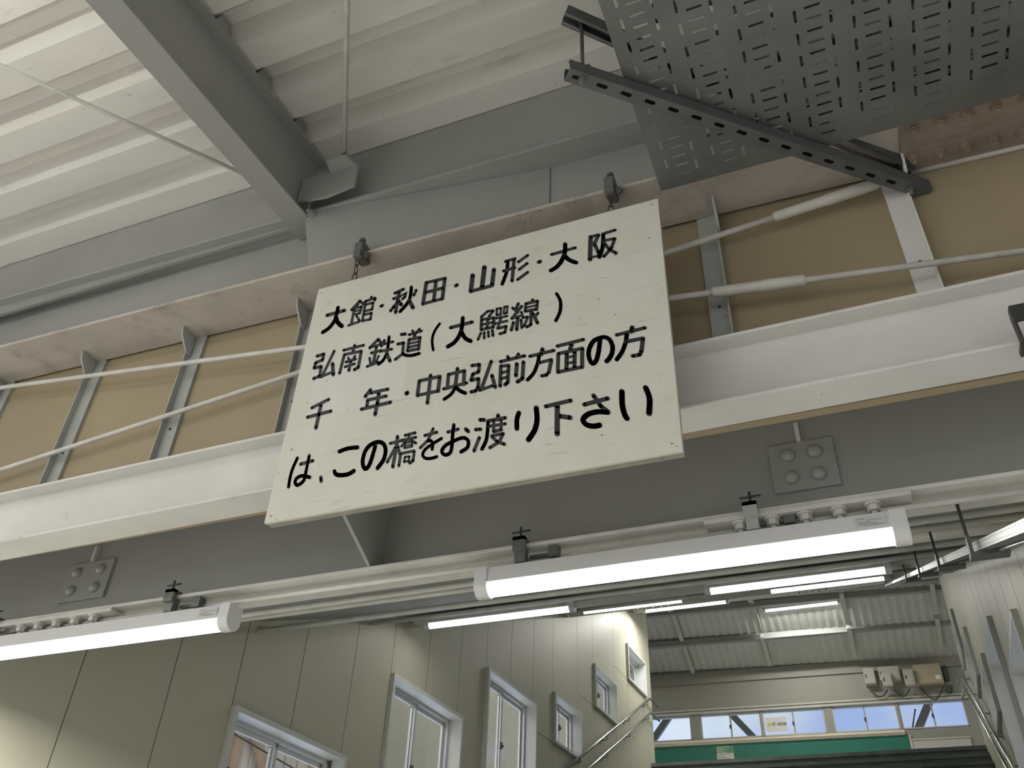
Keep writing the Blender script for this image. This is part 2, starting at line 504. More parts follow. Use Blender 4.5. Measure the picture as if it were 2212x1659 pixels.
def copy_tree(o, parent=None):
    c = o.copy()
    COL.objects.link(c)
    if parent is not None:
        c.parent = parent
    for ch in list(o.children):
        copy_tree(ch, c)
    return c
STROKES=[[[9.54,0,61,770,128,772],[9.87,1,99,794,99,760,96,735,81,709,58,696],[11.13,1,98,752,111,724,130,702],[7.68,0,156,766,182,798,200,779],[5.27,0,179,784,173,776],[6.55,0,165,768,194,770,191,740],[4.96,0,169,755,192,756],[5.85,0,169,742,190,741],[7.08,0,166,765,166,701],[6.41,0,156,698,195,703],[6.67,0,180,734,196,706],[7.22,0,226,802,224,792],[7.2,0,204,783,206,790,241,793,241,783],[7.04,0,206,778,207,704],[6.45,0,207,774,236,774,237,744,207,744],[6.62,0,209,729,237,728,237,701,206,703],[7.96,0,269,748,275,750],[8.38,0,315,792,345,800],[8.68,0,331,793,329,760,329,703],[7.42,0,312,768,335,770],[7.86,0,330,749,318,730,309,716],[9.46,0,333,752,346,731],[6.62,0,357,779,355,763,347,756],[5.37,0,335,770,351,777],[8.54,1,374,801,375,755,365,727,345,702],[9.68,0,374,740,391,705],[7.33,0,394,781,388,760],[9.28,0,428,803,426,711],[8.18,0,428,803,496,801],[8.8,0,495,801,494,712],[7.58,0,426,711,494,712],[8.85,0,463,800,464,712],[8.44,0,427,759,493,759],[8.37,0,537,754,542,757],[10.59,0,594,782,592,714],[8.55,0,592,713,665,715],[11.01,0,633,805,630,718],[9.75,0,667,783,664,718],[7.5,0,705,806,737,808],[8.13,1,713,807,711,759,698,710],[7.75,0,734,806,731,713],[7.4,0,700,766,738,768],[6.97,0,749,789,780,808],[6.89,0,753,755,779,773],[6.79,0,749,713,782,734],[8.7,0,817,765,822,767],[7.43,0,859,784,935,787],[9.47,1,903,814,902,780,894,752,878,727,857,716],[10.08,1,902,762,917,740,937,723],[9.56,0,985,817,981,721],[6.94,0,985,817,1011,817],[7.45,0,1010,816,996,782],[8.13,0,997,779,1008,743,1010,721],[5.61,0,985,729,1008,727],[7.11,0,1025,816,1062,819],[8.15,1,1025,816,1021,758,1010,720],[6.95,0,1027,786,1060,783,1048,746,1024,719],[8.07,0,1027,773,1043,741,1061,721]],[[7.98,0,57,595,82,597,82,573,57,567,56,546,82,546,84,506,63,502],[7.33,0,120,599,94,504],[6.7,0,88,502,131,512],[9.21,0,124,546,135,500],[7.14,0,156,593,229,594],[7.63,0,195,603,193,575],[7.73,0,162,573,158,500],[7.34,0,162,573,224,571],[7.89,0,224,571,224,506,211,500],[6.09,0,180,555,186,542],[6.32,0,204,556,197,541],[6.8,0,174,540,208,543],[6.52,0,174,521,208,524],[7.69,0,192,540,191,502],[7.59,0,254,576,280,604,294,584],[5.82,0,263,579,293,580],[7.58,0,278,575,277,505],[6.72,0,263,553,297,554],[6.18,0,260,533,267,509],[5.45,0,292,533,285,511],[6.63,0,256,501,293,509],[7.01,0,304,593,296,572],[6.49,0,304,579,336,579],[7.56,1,319,604,320,542,311,512,296,500],[6.66,0,295,551,336,549],[8.43,0,320,535,336,502],[7.93,0,363,601,377,599],[7.37,0,355,564,375,564,377,520],[6.77,0,377,519,354,503],[7.4,1,377,521,388,511,409,504,436,505],[6.89,0,391,592,433,596],[5.96,0,401,606,408,591],[5.96,0,425,606,415,593],[7.11,0,412,588,410,573],[7.01,0,393,571,393,526],[7.78,0,393,571,431,570],[7.19,0,431,570,432,524],[7.19,0,393,526,432,524],[5.16,0,395,555,429,554],[6.07,0,395,540,430,540],[6.03,1,495,608,480,581,475,547,483,505],[8.26,0,534,580,606,582],[9.1,1,573,609,572,563,564,534,550,515,531,506],[9.48,1,572,553,587,524,606,507],[6.2,0,635,594,655,611],[6.18,0,655,611,674,608,661,588],[7.2,0,637,582,638,542],[6.79,0,636,583,678,578],[6.92,0,678,579,677,540],[6.7,0,638,542,678,542],[6.73,0,658,579,657,542],[5.85,0,637,562,677,561],[5.78,0,638,529,630,506],[5.99,0,649,528,650,506],[5.97,0,662,528,664,508],[6.4,0,675,529,678,508],[5.2,0,685,612,699,611,699,585,686,586,685,612],[4.73,0,710,612,720,612,719,585,709,586,710,612],[5.6,0,685,574,720,573],[5.56,0,683,553,721,553],[5.77,0,701,573,692,532],[6.36,0,692,532,719,533,716,510,700,509],[6.69,0,737,600,754,577],[6.74,0,755,612,748,593],[6.67,0,766,598,736,558],[5.31,0,736,558,769,562],[5.73,0,766,575,772,552],[7.62,0,755,557,753,510],[6.78,0,742,541,736,513],[6.31,0,766,544,769,514],[5.66,0,771,551,787,550,777,519,768,513],[6.15,0,801,614,798,606],[6.65,0,779,604,778,574],[7.12,0,779,604,816,604],[6.82,0,816,604,814,571],[6.83,0,778,574,814,572],[4.65,0,779,588,816,588],[6.93,0,797,568,797,517,785,511],[6.0,0,819,556,808,541],[7.77,0,802,559,818,517],[7.09,1,876,615,888,581,887,542,874,509]],[[7.27,0,80,384,137,403],[7.6,0,71,351,154,355],[8.8,0,112,388,112,352,111,303],[8.2,0,283,404,268,383],[7.43,0,285,392,344,392],[7.37,0,279,367,342,367],[7.84,0,279,367,280,342],[7.5,0,262,337,360,340],[8.69,0,314,385,315,346,313,307],[9.35,0,410,360,413,362],[8.15,0,448,396,448,344],[7.43,0,448,397,516,397],[8.58,0,515,396,515,344],[7.08,0,448,344,515,344],[7.88,0,484,409,484,308],[7.69,0,543,397,544,347],[7.11,0,543,397,595,398],[7.83,0,594,398,595,348],[6.98,0,532,347,605,351],[7.86,0,571,412,569,346],[6.97,1,570,344,558,322,537,309],[8.0,1,571,344,585,328,603,315],[7.4,0,617,411,641,409,640,382,622,378,618,357,642,357,642,326,635,315,621,315],[7.45,0,678,411,652,315],[6.38,0,647,314,687,321],[8.0,0,683,358,695,314],[7.3,0,707,402,781,404],[6.94,0,729,415,733,403],[6.49,0,762,416,755,403],[7.77,0,709,385,710,314],[6.89,0,709,385,734,382],[7.55,0,733,381,733,321,725,315],[6.01,0,711,361,734,361],[6.17,0,710,340,733,340],[8.18,0,758,381,757,339],[7.9,0,778,382,777,324,762,316],[6.96,0,797,398,869,400],[8.44,0,835,414,831,396],[7.28,1,825,394,821,366,810,335,792,315],[6.69,0,826,367,862,369],[7.59,0,862,368,855,327],[6.98,0,855,327,847,318,834,319],[7.29,0,879,413,956,416],[8.58,0,921,409,917,388],[7.43,0,882,384,881,320],[7.21,0,882,385,953,385],[8.01,0,952,385,951,320],[7.33,0,881,320,951,320],[8.39,0,907,380,906,322],[8.06,0,930,379,929,323],[4.99,0,907,365,930,364],[5.15,0,907,344,930,343],[8.81,1,1004,405,999,364,991,332,981,324,974,336,970,357,973,381,985,402,1000,408,1016,408,1030,396,1038,371,1036,347,1028,330,1020,322],[7.02,0,1051,406,1131,409],[8.64,0,1096,421,1092,406],[8.09,1,1080,402,1075,373,1064,343,1048,320],[7.52,0,1075,375,1124,374],[7.97,0,1123,373,1117,332],[7.57,0,1117,332,1111,320,1092,321]],[[7.16,1,67,205,58,169,56,138,58,108],[7.19,0,83,180,125,184],[7.31,1,108,205,108,152,108,125,99,112,86,109,77,121,81,133,94,138,110,134,126,127],[7.57,0,164,120,168,107],[8.38,1,211,198,238,203,272,200],[8.54,1,207,132,214,121,229,115,254,113,273,121],[8.64,1,331,194,324,145,318,126,309,121,300,134,296,155,300,182,313,199,337,205,357,194,367,171,365,140,349,115],[6.21,0,379,191,416,193],[7.42,0,400,210,401,174,398,110],[6.11,0,398,175,378,129],[6.31,0,406,175,415,148],[5.99,0,424,209,456,211],[5.15,0,437,209,436,191],[5.95,0,414,194,460,195],[4.93,0,429,192,417,173],[6.11,0,445,189,462,175],[4.48,0,427,183,451,183,451,166,427,166,427,183],[3.06,0,428,174,452,174],[6.22,0,418,149,417,110],[5.65,0,418,149,460,150],[6.18,0,460,149,460,118,450,112],[4.4,0,433,135,447,134,446,119,432,119,433,135],[6.29,0,488,195,525,198],[5.87,0,512,213,500,177,478,156],[6.22,1,499,174,509,173,516,162,516,143],[6.18,1,542,174,515,161,495,148,488,132,498,118,516,114,533,116],[6.4,0,559,191,591,194],[7.13,1,576,212,575,176,576,143,573,122,561,116,550,123,547,135,557,148,577,156,601,162,615,159,625,146,623,127,605,117],[7.91,0,614,189,622,180],[7.72,0,655,211,668,208],[6.87,0,644,181,659,179],[6.71,0,657,152,644,112],[7.64,0,709,214,709,200],[7.02,0,681,202,731,201],[7.12,1,680,201,680,162,677,136,667,113],[6.0,0,683,183,732,181],[6.39,0,697,201,698,164],[5.78,0,719,198,720,163],[6.55,0,698,163,721,164],[6.27,0,694,150,727,150,716,125,690,113],[6.67,0,694,148,710,128,732,115],[9.29,1,770,208,765,188,766,158],[10.09,1,820,213,823,175,817,142,800,115],[7.76,0,847,212,918,215],[9.86,0,880,206,880,117],[9.17,0,885,172,916,160],[8.07,0,955,193,1019,198],[8.56,0,981,216,999,179,1019,155],[9.82,1,1018,154,989,162,963,159,951,145,960,128,979,119,995,119],[10.09,1,1058,211,1057,172,1061,141,1067,124],[10.07,1,1121,208,1129,171,1125,126]]]


# ================================================================== the setting
XL = lambda y: -3.6 + 0.0435 * y      # left wall of the stairway
XR = lambda y: 0.67 + 0.0435 * y      # right wall
ZC = lambda y: 0.29 + 0.41 * y        # its sloping ceiling
YW = lambda r: 3.6 * r / (1 + 0.0435 * r)

m = MB().box(-40, 16, -40, 3.9, -1.8, -1.6)
struct('floor', m, M_FLOOR)

# roof deck of the platform canopy: folded sheet, ribs along X
SL = 0.088
ZD = lambda y: 2.88 + SL * (y - 1.81)
prof = []
y = -4.0 - 0.245 * 0
k = 0
PER = 0.245
y0 = 1.835 - 24 * PER
for k in range(25):
    b = y0 + k * PER
    for dy, dz in ((0.0, 0.0), (0.075, 0.0), (0.115, 0.085), (0.165, 0.085), (0.205, 0.0)):
        yy = b + dy - 0.075
        if yy <= 2.0:
            prof.append((yy, ZD(yy) + dz))
prof.append((2.3, ZD(2.3)))
m = MB()
n = len(prof)
vs = [(x, p[0], p[1] + t) for x in (-7.5, 5.0) for t in (0.0, 0.004) for p in prof]
fs = []
for i in range(n - 1):
    fs.append((i, i + 1, 2 * n + i + 1, 2 * n + i))
    fs.append((n + i + 1, n + i, 3 * n + i, 3 * n + i + 1))
m.add(vs, fs)
deck = struct('ceiling', m, M_DECK)

# closure above the upper beam and the cream boarding between the two beams
m = MB().box(-7.5, 5, 1.838, 1.852, 2.53, 2.95)
struct('trim_1', m, M_STEEL)
m = MB().box(-7.5, 5, 2.02, 2.05, 1.36, 3.05)
struct('wall_bulkhead', m, M_CREAM)

# ---- left wall of stairway: panels, gaps and window openings
WIN = [  # near edge, far edge, sill, head; the first three sills are below the frame
    (YW(1.203), YW(1.567), 0.35, 0.435 * 3.40),
    (YW(1.714), YW(2.095), 1.02, 0.666 * 3.29),
    (YW(2.241), YW(2.635), 1.72, 0.856 * 3.235),
    (YW(2.806), YW(3.097), 0.785 * 3.205, 0.955 * 3.19),
    (YW(3.279), YW(3.589), 1.045 * 3.13, 1.214 * 3.13),
    (YW(3.797), YW(4.125), 1.325 * 3.055, 1.492 * 3.055)]
SEAM_L = [YW(r) for r in (.36, .53, .70, .878, 1.051, 1.203, 1.377, 1.557, 1.714, 1.889, 2.071, 2.241, 2.425, 2.616, 2.806, 3.08, 3.279, 3.583, 3.797, 4.13, 4.245)]
SEAM_R = [2.46, 2.78, 3.34, 3.90] + [4.45 + 0.56 * i for i in range(15)] + [12.88]
Y_END = 12.9


def panel_wall(side, seams):
    """boarded wall with 6 mm gaps between its panels, holes for the windows and a dark backing"""
    px = (lambda yy, d: XL(yy) + d) if side < 0 else (lambda yy, d: XR(yy) - d)
    front, back = MB(), MB()
    cuts = sorted(set([round(s, 4) for s in seams] + [round(w[j], 4) for w in WIN for j in (0, 1)]))
    cuts = [c for c in cuts if seams[0] <= c <= Y_END + 0.001]
    merged = [cuts[0]]
    for c in cuts[1:]:
        if c - merged[-1] > 0.035:
            merged.append(c)
    for a, b in zip(merged, merged[1:]):
        mid = (a + b) / 2
        holes = [w for w in WIN if w[0] - 0.03 < mid < w[1] + 0.03]
        joints = []
        if not holes:
            for i, w in enumerate(WIN[3:], 3):
                if WIN[i - 1][1] < mid < w[0]:
                    joints.append(w[2])
        runs = [[-1.7, None]]
        for w in holes:
            runs = [[-1.7, w[2]], [w[3], None]]
        for j in joints:
            runs = [[-1.7, j], [j, None]]
        for lo, hi in runs:
            for mb, d0, d1, g in ((front, -0.06, 0.0, 0.003 if side < 0 else 0.006), (back, -0.14, -0.06, 0.0)):
                ya = a + (g if any(abs(a - s) < 0.03 for s in seams) else 0)
                yb = b - (g if any(abs(b - s) < 0.03 for s in seams) else 0)
                za = lo + (g if lo > -1.6 else 0)
                t = [(hi - g if hi is not None else ZC(q) + 0.02) for q in (ya, yb)]
                pts = []
                for zz in ((za, za), t):
                    pts += [(px(ya, d0), ya, zz[0]), (px(ya, d1), ya, zz[0]), (px(yb, d1), yb, zz[1]), (px(yb, d0), yb, zz[1])]
                if side > 0:
                    pts = [pts[1], pts[0], pts[3], pts[2], pts[5], pts[4], pts[7], pts[6]]
                mb.hexa(pts)
    for s in seams[1:-1]:
        g = 0.0028 if side < 0 else 0.006
        segs = [(-1.6, ZC(s))]
        for w in WIN:
            if w[0] - 0.02 < s < w[1] + 0.02:
                segs = [(-1.6, w[2]), (w[3], ZC(s))]
        for lo, hi in segs:
            pts = []
            for zz in (lo, hi):
                pts += [(px(s - g, -0.06), s - g, zz), (px(s - g, -0.0005), s - g, zz), (px(s + g, -0.0005), s + g, zz), (px(s + g, -0.06), s + g, zz)]
            if side > 0:
                pts = [pts[1], pts[0], pts[3], pts[2], pts[5], pts[4], pts[7], pts[6]]
            back.hexa(pts)
    name = 'wall_left' if side < 0 else 'wall_right'
    root = struct(name, front, M_PANEL)
    struct(name + '_backing', back, M_GAP)
    return root


panel_wall(-1, SEAM_L)
panel_wall(1, SEAM_R)


def side_window(num, w, side):
    """deep casing, two sliding aluminium sashes with glass, crescent latch"""
    a, b, lo, hi = w
    px = (lambda yy, d: XL(yy) + d) if side < 0 else (lambda yy, d: XR(yy) - d)

    def bar(mb, ya, yb, za, zb, d0, d1):
        p = []
        for zz in (za, zb):
            p += [(px(ya, d0), ya, zz), (px(ya, d1), ya, zz), (px(yb, d1), yb, zz), (px(yb, d0), yb, zz)]
        if side > 0:
            p = [p[1], p[0], p[3], p[2], p[5], p[4], p[7], p[6]]
        mb.hexa(p)
    t = 0.03
    root = thing('window_%d' % num, None, None, (px(a, 0), a, lo), kind='structure')
    c = MB()
    for q in ((a, a + t, lo, hi), (b - t, b, lo, hi), (a + t, b - t, hi - t, hi), (a + t, b - t, lo, lo + t)):
        bar(c, *q, -0.145, 0.035)
    c.build('casing', M_CASING, root)
    s = MB()
    A, B, L, H = a + t, b - t, lo + t, hi - t
    f = 0.025
    for q in ((A, A + f, L, H), (B - f, B, L, H), (A, B, H - f, H), (A, B, L, L + f)):
        bar(s, *q, -0.14, -0.085)
    s.build('window_frame', M_ALU, root)
    mid = (A + B) / 2
    for ya, yb, d in ((A + f, mid + 0.02, -0.105), (mid - 0.02, B - f, -0.125)):
        s = MB()
        for q in ((ya, ya + .03, L + f, H - f), (yb - .03, yb, L + f, H - f), (ya, yb, H - f - .03, H - f), (ya, yb, L + f, L + f + .03)):
            bar(s, *q, d - 0.009, d + 0.009)
        so = s.build('sash', M_ALU, root)
        g = MB()
        bar(g, ya + .03, yb - .03, L + f + .03, H - f - .03, d - 0.002, d + 0.002)
        g.build('pane', M_GLASS, so)
    g = MB()
    zc = (lo + hi) / 2 if hi - lo < 0.8 else hi - 0.55
    bar(g, mid - 0.012, mid + 0.012, zc - 0.03, zc + 0.03, -0.096, -0.075)
    bar(g, mid - 0.006, mid + 0.03, zc - 0.006, zc + 0.006, -0.08, -0.068)
    g.build('latch', M_BLACKIRON, root)


for i, w in enumerate(WIN):
    side_window(i + 1, w, -1)
for i, w in enumerate(WIN[1:]):
    side_window(i + 7, w, 1)

# sloping ceiling of the stairway
m = MB()
m.hexa([(-3.8, 2.44, ZC(2.44)), (1.6, 2.44, ZC(2.44)), (1.6, 12.95, ZC(12.95)), (-3.8, 12.95, ZC(12.95)),
        (-3.8, 2.44, ZC(2.44) + .05), (1.6, 2.44, ZC(2.44) + .05), (1.6, 12.95, ZC(12.95) + .05), (-3.8, 12.95, ZC(12.95) + .05)])
struct('ceiling_stairway', m, M_CEIL)

# stairs and the bridge floor
m = MB()
NS, RISE, RUN, YT, ZT = 29, 0.1645, 0.32, 12.72, 3.17
ring = [(YT + 4.2, ZT), (YT, ZT)]
for i in range(NS):
    yy, zz = YT - i * RUN, ZT - i * RISE
    ring += [(yy, zz - 0.045), (yy + 0.022, zz - 0.045), (yy + 0.022, zz - RISE), (yy - RUN, zz - RISE)]
ring = ring[:-1] + [(YT + 4.2, -1.6)]
xf_st = lambda x, y, z: (x, y + 0.02 * (x + 1), z)
# built as strips so that the long outline stays simple
for i in range(NS):
    yy, zz = YT - i * RUN, ZT - i * RISE
    bx = (XL(yy) + 0.005, XR(yy) - 0.005)
    m.box(bx[0], bx[1], yy + 0.022, yy + RUN + 0.1 if i else YT + 0.4, zz - RISE - 0.02, zz)
    m.box(bx[0], bx[1], yy, yy + 0.05, zz - 0.045, zz + 0.001)
struct('stairs', m, M_STAIR, xf_st)
m = MB().box(-9, 6, YT + 0.35, 16.4, ZT - 0.3, ZT - 0.002)
struct('floor_bridge', m, M_FLOOR)

# bridge: far wall, roof and the near walls beside the stair head
FY, FS = 15.8, 0.055
xf_far = lambda x, y, z: (x, y + FS * (x + 3.7), z)
FX = [(-5.2, -3.05), (-2.886, -1.85), (-1.825, -0.80), (-0.665, 0.355), (0.39, 1.39)]
ZW0, ZW1 = 4.30, 4.715
m = MB().box(-9, 6, FY, FY + 0.12, 3.1, ZW0 - 0.02)
m.box(-9, 6, FY, FY + 0.12, ZW1 + 0.02, 5.50)
edges = [-9] + [v for p in FX for v in p] + [6]
for i in range(0, len(edges), 2):
    m.box(edges[i], edges[i + 1], FY, FY + 0.12, ZW0 - 0.02, ZW1 + 0.02)
struct('wall_far', m, M_FARWALL, xf_far)
m = MB().box(-9, 6, FY - 0.03, FY, ZW1 + 0.012, ZW1 + 0.05).box(-9, 6, FY - 0.02, FY, ZW1 + 0.07, ZW1 + 0.10)
struct('trim_2', m, M_TRIM, xf_far)
m = MB().box(-9, 0.40, FY - 0.08, FY, ZW0 - 0.065, ZW0 - 0.03).box(-9, 0.40, FY - 0.05, FY, ZW0 - 0.10, ZW0 - 0.065)
struct('trim_3', m, M_SILL, xf_far)
m = MB().box(-9, 6, FY - 0.03, FY, 5.26, 5.46)
struct('trim_4', m, M_FARWALL, xf_far)


def far_window(num, x0, x1):
    root = thing('window_%d' % num, None, None, (x0, FY, ZW0), kind='structure')
    f = MB()
    for q in ((x0, x0 + .02, ZW0, ZW1), (x1 - .02, x1, ZW0, ZW1), (x0, x1, ZW1 - .02, ZW1), (x0, x1, ZW0, ZW0 + .02)):
        f.box(q[0], q[1], FY + 0.01, FY + 0.07, q[2], q[3])
    f.build('window_frame', M_TRIM, root, xf_far)
    mid = (x0 + x1) / 2
    s = MB().box(mid - 0.012, mid + 0.012, FY + 0.02, FY + 0.06, ZW0, ZW1)
    s.build('meeting_stile', M_STUD, root, xf_far)
    l = MB().box(mid - 0.022, mid + 0.006, FY, FY + 0.02, ZW0 + 0.16, ZW0 + 0.22)
    l.build('latch', M_BLACKIRON, root, xf_far)
    for a, b in ((x0 + .02, mid - .012), (mid + .012, x1 - .02)):
        g = MB().box(a, b, FY + 0.036, FY + 0.04, ZW0 + .02, ZW1 - .02)
        g.build('pane', M_GLASS, root, xf_far)


for i, (a, b) in enumerate(FX):
    far_window(12 + i, a, b)

# pitched sheet roof over the bridge, with fine corrugation running up the slope
m = MB()
RY = [(16.6, 5.20), (14.35, 6.12), (12.7, 5.72)]
nx = 220
for s in range(2):
    (ya, za), (yb, zb) = RY[s], RY[s + 1]
    vs, fs = [], []
    for i in range(nx + 1):
        x = -9 + 15 * i / nx
        h = 0.022 if i % 2 else 0.0
        vs += [(x, ya, za + h), (x, yb, zb + h)]
    for i in range(nx):
        fs.append((2 * i, 2 * i + 1, 2 * i + 3, 2 * i + 2))
    m.add(vs, fs)
m.box(-9, 6, 12.6, 16.9, 6.3, 6.35)
struct('ceiling_bridge', m, M_ROOFSHEET)
m = MB()
m.box(-9, XL(12.9) - 0.06, 12.93, 13.05, 2.9, 6.0).box(XR(12.9) + 0.06, 6, 12.93, 13.05, 2.9, 6.0)
m.box(-9, 6, 12.93, 13.0, 5.63, 6.3)
struct('wall_bridge', m, M_FARWALL)
m = MB().box(-9.1, -9, 12.9, 17, 3, 6.4).box(6, 6.1, 12.9, 17, 3, 6.4)
struct('wall_bridge_ends', m, M_FARWALL)

# ================================================================== steel frame
xf_a = lambda x, y, z: (x, y, z - 0.027 * (x + 2.4))


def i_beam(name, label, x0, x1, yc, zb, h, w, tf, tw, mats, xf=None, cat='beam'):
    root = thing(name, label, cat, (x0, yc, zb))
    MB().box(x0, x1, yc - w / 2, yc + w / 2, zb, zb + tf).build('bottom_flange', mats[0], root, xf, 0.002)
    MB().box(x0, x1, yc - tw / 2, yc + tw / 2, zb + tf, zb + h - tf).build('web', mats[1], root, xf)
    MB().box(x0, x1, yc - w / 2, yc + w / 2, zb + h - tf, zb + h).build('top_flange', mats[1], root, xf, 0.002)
    return root


beam_a = i_beam('steel_beam', 'grey upper steel beam with peeling paint, from which the white sign hangs', -7.5, 5.0, 1.905, 2.236, 0.335, 0.21, 0.014, 0.012, (M_PEEL, M_STEEL), xf_a)
for x in (1.5,):
    m = MB().prism([(x, 1.801, 2.250), (x, 1.899, 2.250), (x, 1.899, 2.49), (x, 1.80, 2.49)], (0.012, 0, 0))
    m.build('stiffener', M_STEEL, beam_a, xf_a)
m = MB().prism([(-1.665, 1.797, 2.50), (-1.66, 1.797, 2.556), (-0.70, 1.893, 2.556), (-0.70, 1.893, 2.250), (-1.598, 1.803, 2.250)], (0, 0.006, 0))
m.build('cover_plate', M_STEEL, beam_a, xf_a, 0.002)
beam_b = i_beam('steel_beam', 'pale lower steel beam under the cream boarding, behind the white sign', -7.5, 5.0, 1.958, 1.352, 0.222, 0.116, 0.010, 0.008, (M_WHITESTEEL, M_WHITESTEEL), lambda x, y, z: (x, y, z + 0.007 * (x + 1)))
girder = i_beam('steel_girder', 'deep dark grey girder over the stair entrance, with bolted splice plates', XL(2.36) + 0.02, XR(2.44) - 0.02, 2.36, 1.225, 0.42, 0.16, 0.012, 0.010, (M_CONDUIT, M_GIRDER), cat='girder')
for xa, xb in ((-2.915, -2.685), (-0.145, 0.042)):
    p = MB().box(xa, xb, 2.343, 2.356, 1.312, 1.475)
    p = p.build('splice_plate', M_GIRDER, girder, None, 0.002)
    for bx in (xa + 0.055, xb - 0.055):
        for bz in (1.355, 1.432):
            MB().bolt((bx, 2.345, bz), (0, -1, 0), 0.022, 0.02, dome=True).build('bolt', M_GIRDER, p)
    c = (xa + xb) / 2
    q = MB().box(c - 0.30, c + 0.26, 2.275, 2.34, 1.2105, 1.225).build('flange_plate', M_CONDUIT, girder, None, 0.002)
    for i in range(5):
        MB().bolt((c - 0.20 + 0.09 * i, 2.30, 1.2115), (0, 0, -1), 0.017, 0.030).build('bolt', M_CONDUIT, q)
    MB().box(c - 0.006, c + 0.006, 2.335, 2.356, 1.475, 1.54).build('gap_light_bar', M_WHITESTEEL, girder)  # white bar painted in for light passing through the splice gap
m = MB().prism([(-1.47, 2.355, 1.237), (-1.47, 2.285, 1.237), (-1.47, 2.06, 1.345), (-1.47, 2.06, 1.37), (-1.47, 2.355, 1.60)], (0.012, 0, 0))
m.build('gusset_plate', M_GIRDER, girder)

for yg, hs, lab in ((5.95, 0.10, 'shallow ceiling girder above the second row of lamps'), (9.42, 0.10, 'shallow ceiling girder above the third row of lamps'),
                    (12.1, 0.10, 'shallow ceiling girder near the head of the stairs')):
    zg = ZC(yg) - 0.06
    g = i_beam('ceiling_girder', lab, XL(yg) + 0.01, XR(yg) - 0.01, yg + 0.06, zg, hs, 0.12, 0.01, 0.01, (M_CONDUIT, M_GIRDER), cat='girder')
    for c in (XL(yg) + 1.05, XL(yg) + 2.6):
        q = MB().box(c - 0.22, c + 0.22, yg + 0.005, yg + 0.115, zg - 0.012, zg).build('flange_plate', M_CONDUIT, g)
        for i in range(5):
            MB().bolt((c - 0.18 + 0.09 * i, yg + 0.03, zg - 0.011), (0, 0, -1), 0.014, 0.024).build('bolt', M_CONDUIT, q)

# rafter running out over the platform, with the saddles that carry the deck
raf = thing('roof_rafter', 'grey roof rafter running out over the platform towards the viewer, left of the sign', 'rafter', (-1.705, 1.8, 2.5))
ZB = lambda yy: 2.500 + SL * (yy - 1.80)


def sloped(x0, x1, ya, yb, da, db):
    m = MB()
    return m.hexa([(x0, ya, ZB(ya) + da), (x1, ya, ZB(ya) + da), (x1, yb, ZB(yb) + da), (x0, yb, ZB(yb) + da),
                   (x0, ya, ZB(ya) + db), (x1, ya, ZB(ya) + db), (x1, yb, ZB(yb) + db), (x0, yb, ZB(yb) + db)])


sloped(-1.758, -1.654, -3.6, 1.895, 0.0, 0.010).build('bottom_flange', M_STEEL, raf, None, 0.002)
sloped(-1.712, -1.700, -3.6, 1.83, 0.010, 0.345).build('web', M_STEEL, raf)
sloped(-1.758, -1.654, -3.6, 1.83, 0.345, 0.352).build('top_flange', M_STEEL, raf)
for i in range(16):
    yc = 1.835 - PER * i - 0.075 + 0.14
    if yc > 1.78:
        continue
    zt = ZB(yc) + 0.352
    ztop = ZD(yc) + 0.08
    s = MB()
    s.prism([(-1.735, yc - 0.052, zt + 0.002), (-1.735, yc + 0.052, zt + 0.002), (-1.735, yc + 0.022, ztop), (-1.735, yc - 0.022, ztop)], (0.052, 0, 0))
    s.build('deck_saddle', M_STUD, raf)
MB().bolt((-1.645, 1.80, 2.515), (0, -1, 0), 0.016, 0.025).build('bolt', M_STEEL, raf)

# flat roof braces meeting at the rafter end
br = thing('roof_brace', 'pale round roof brace bolted to the gusset right of the rafter', 'brace rod', (-1.5, 1.75, 2.70))
MB().tube([(-1.512, 1.765, 2.70), (-1.13, 1.13, 2.72), (-0.55, 0.18, 2.70)], 0.0105, 12).build('rod', M_ROD, br)
MB().tube([(-1.525, 1.785, 2.70), (-1.495, 1.737, 2.701)], 0.015, 10).build('rod_end', M_STEEL, br)
g = MB().prism([(-1.545, 1.695, 2.672), (-1.46, 1.695, 2.672), (-1.445, 1.752, 2.672), (-1.56, 1.752, 2.672)], (0, 0, 0.010))
g.prism([(-1.69, 1.752, 2.56), (-1.555, 1.752, 2.535), (-1.435, 1.752, 2.555), (-1.435, 1.752, 2.672), (-1.69, 1.752, 2.695)], (0, 0.010, 0))
g.build('gusset_plate', M_STEEL, br)
MB().bolt((-1.51, 1.752, 2.625), (0, -1, 0), 0.010, 0.014).build('bolt', M_STEEL, br)
br = thing('roof_brace', 'thin pale roof brace crossing the deck left of the rafter', 'brace rod', (-1.78, 1.86, 2.72))
MB().tube([(-1.80, 1.835, 2.73), (-2.256, 1.217, 2.72), (-2.95, 0.25, 2.70)], 0.008, 12).build('rod', M_ROD, br)
g = MB().prism([(-1.713, 1.70, 2.724), (-1.713, 1.836, 2.724), (-1.85, 1.836, 2.724)], (0, 0, 0.010))
g.build('gusset_plate', M_STEEL, br)

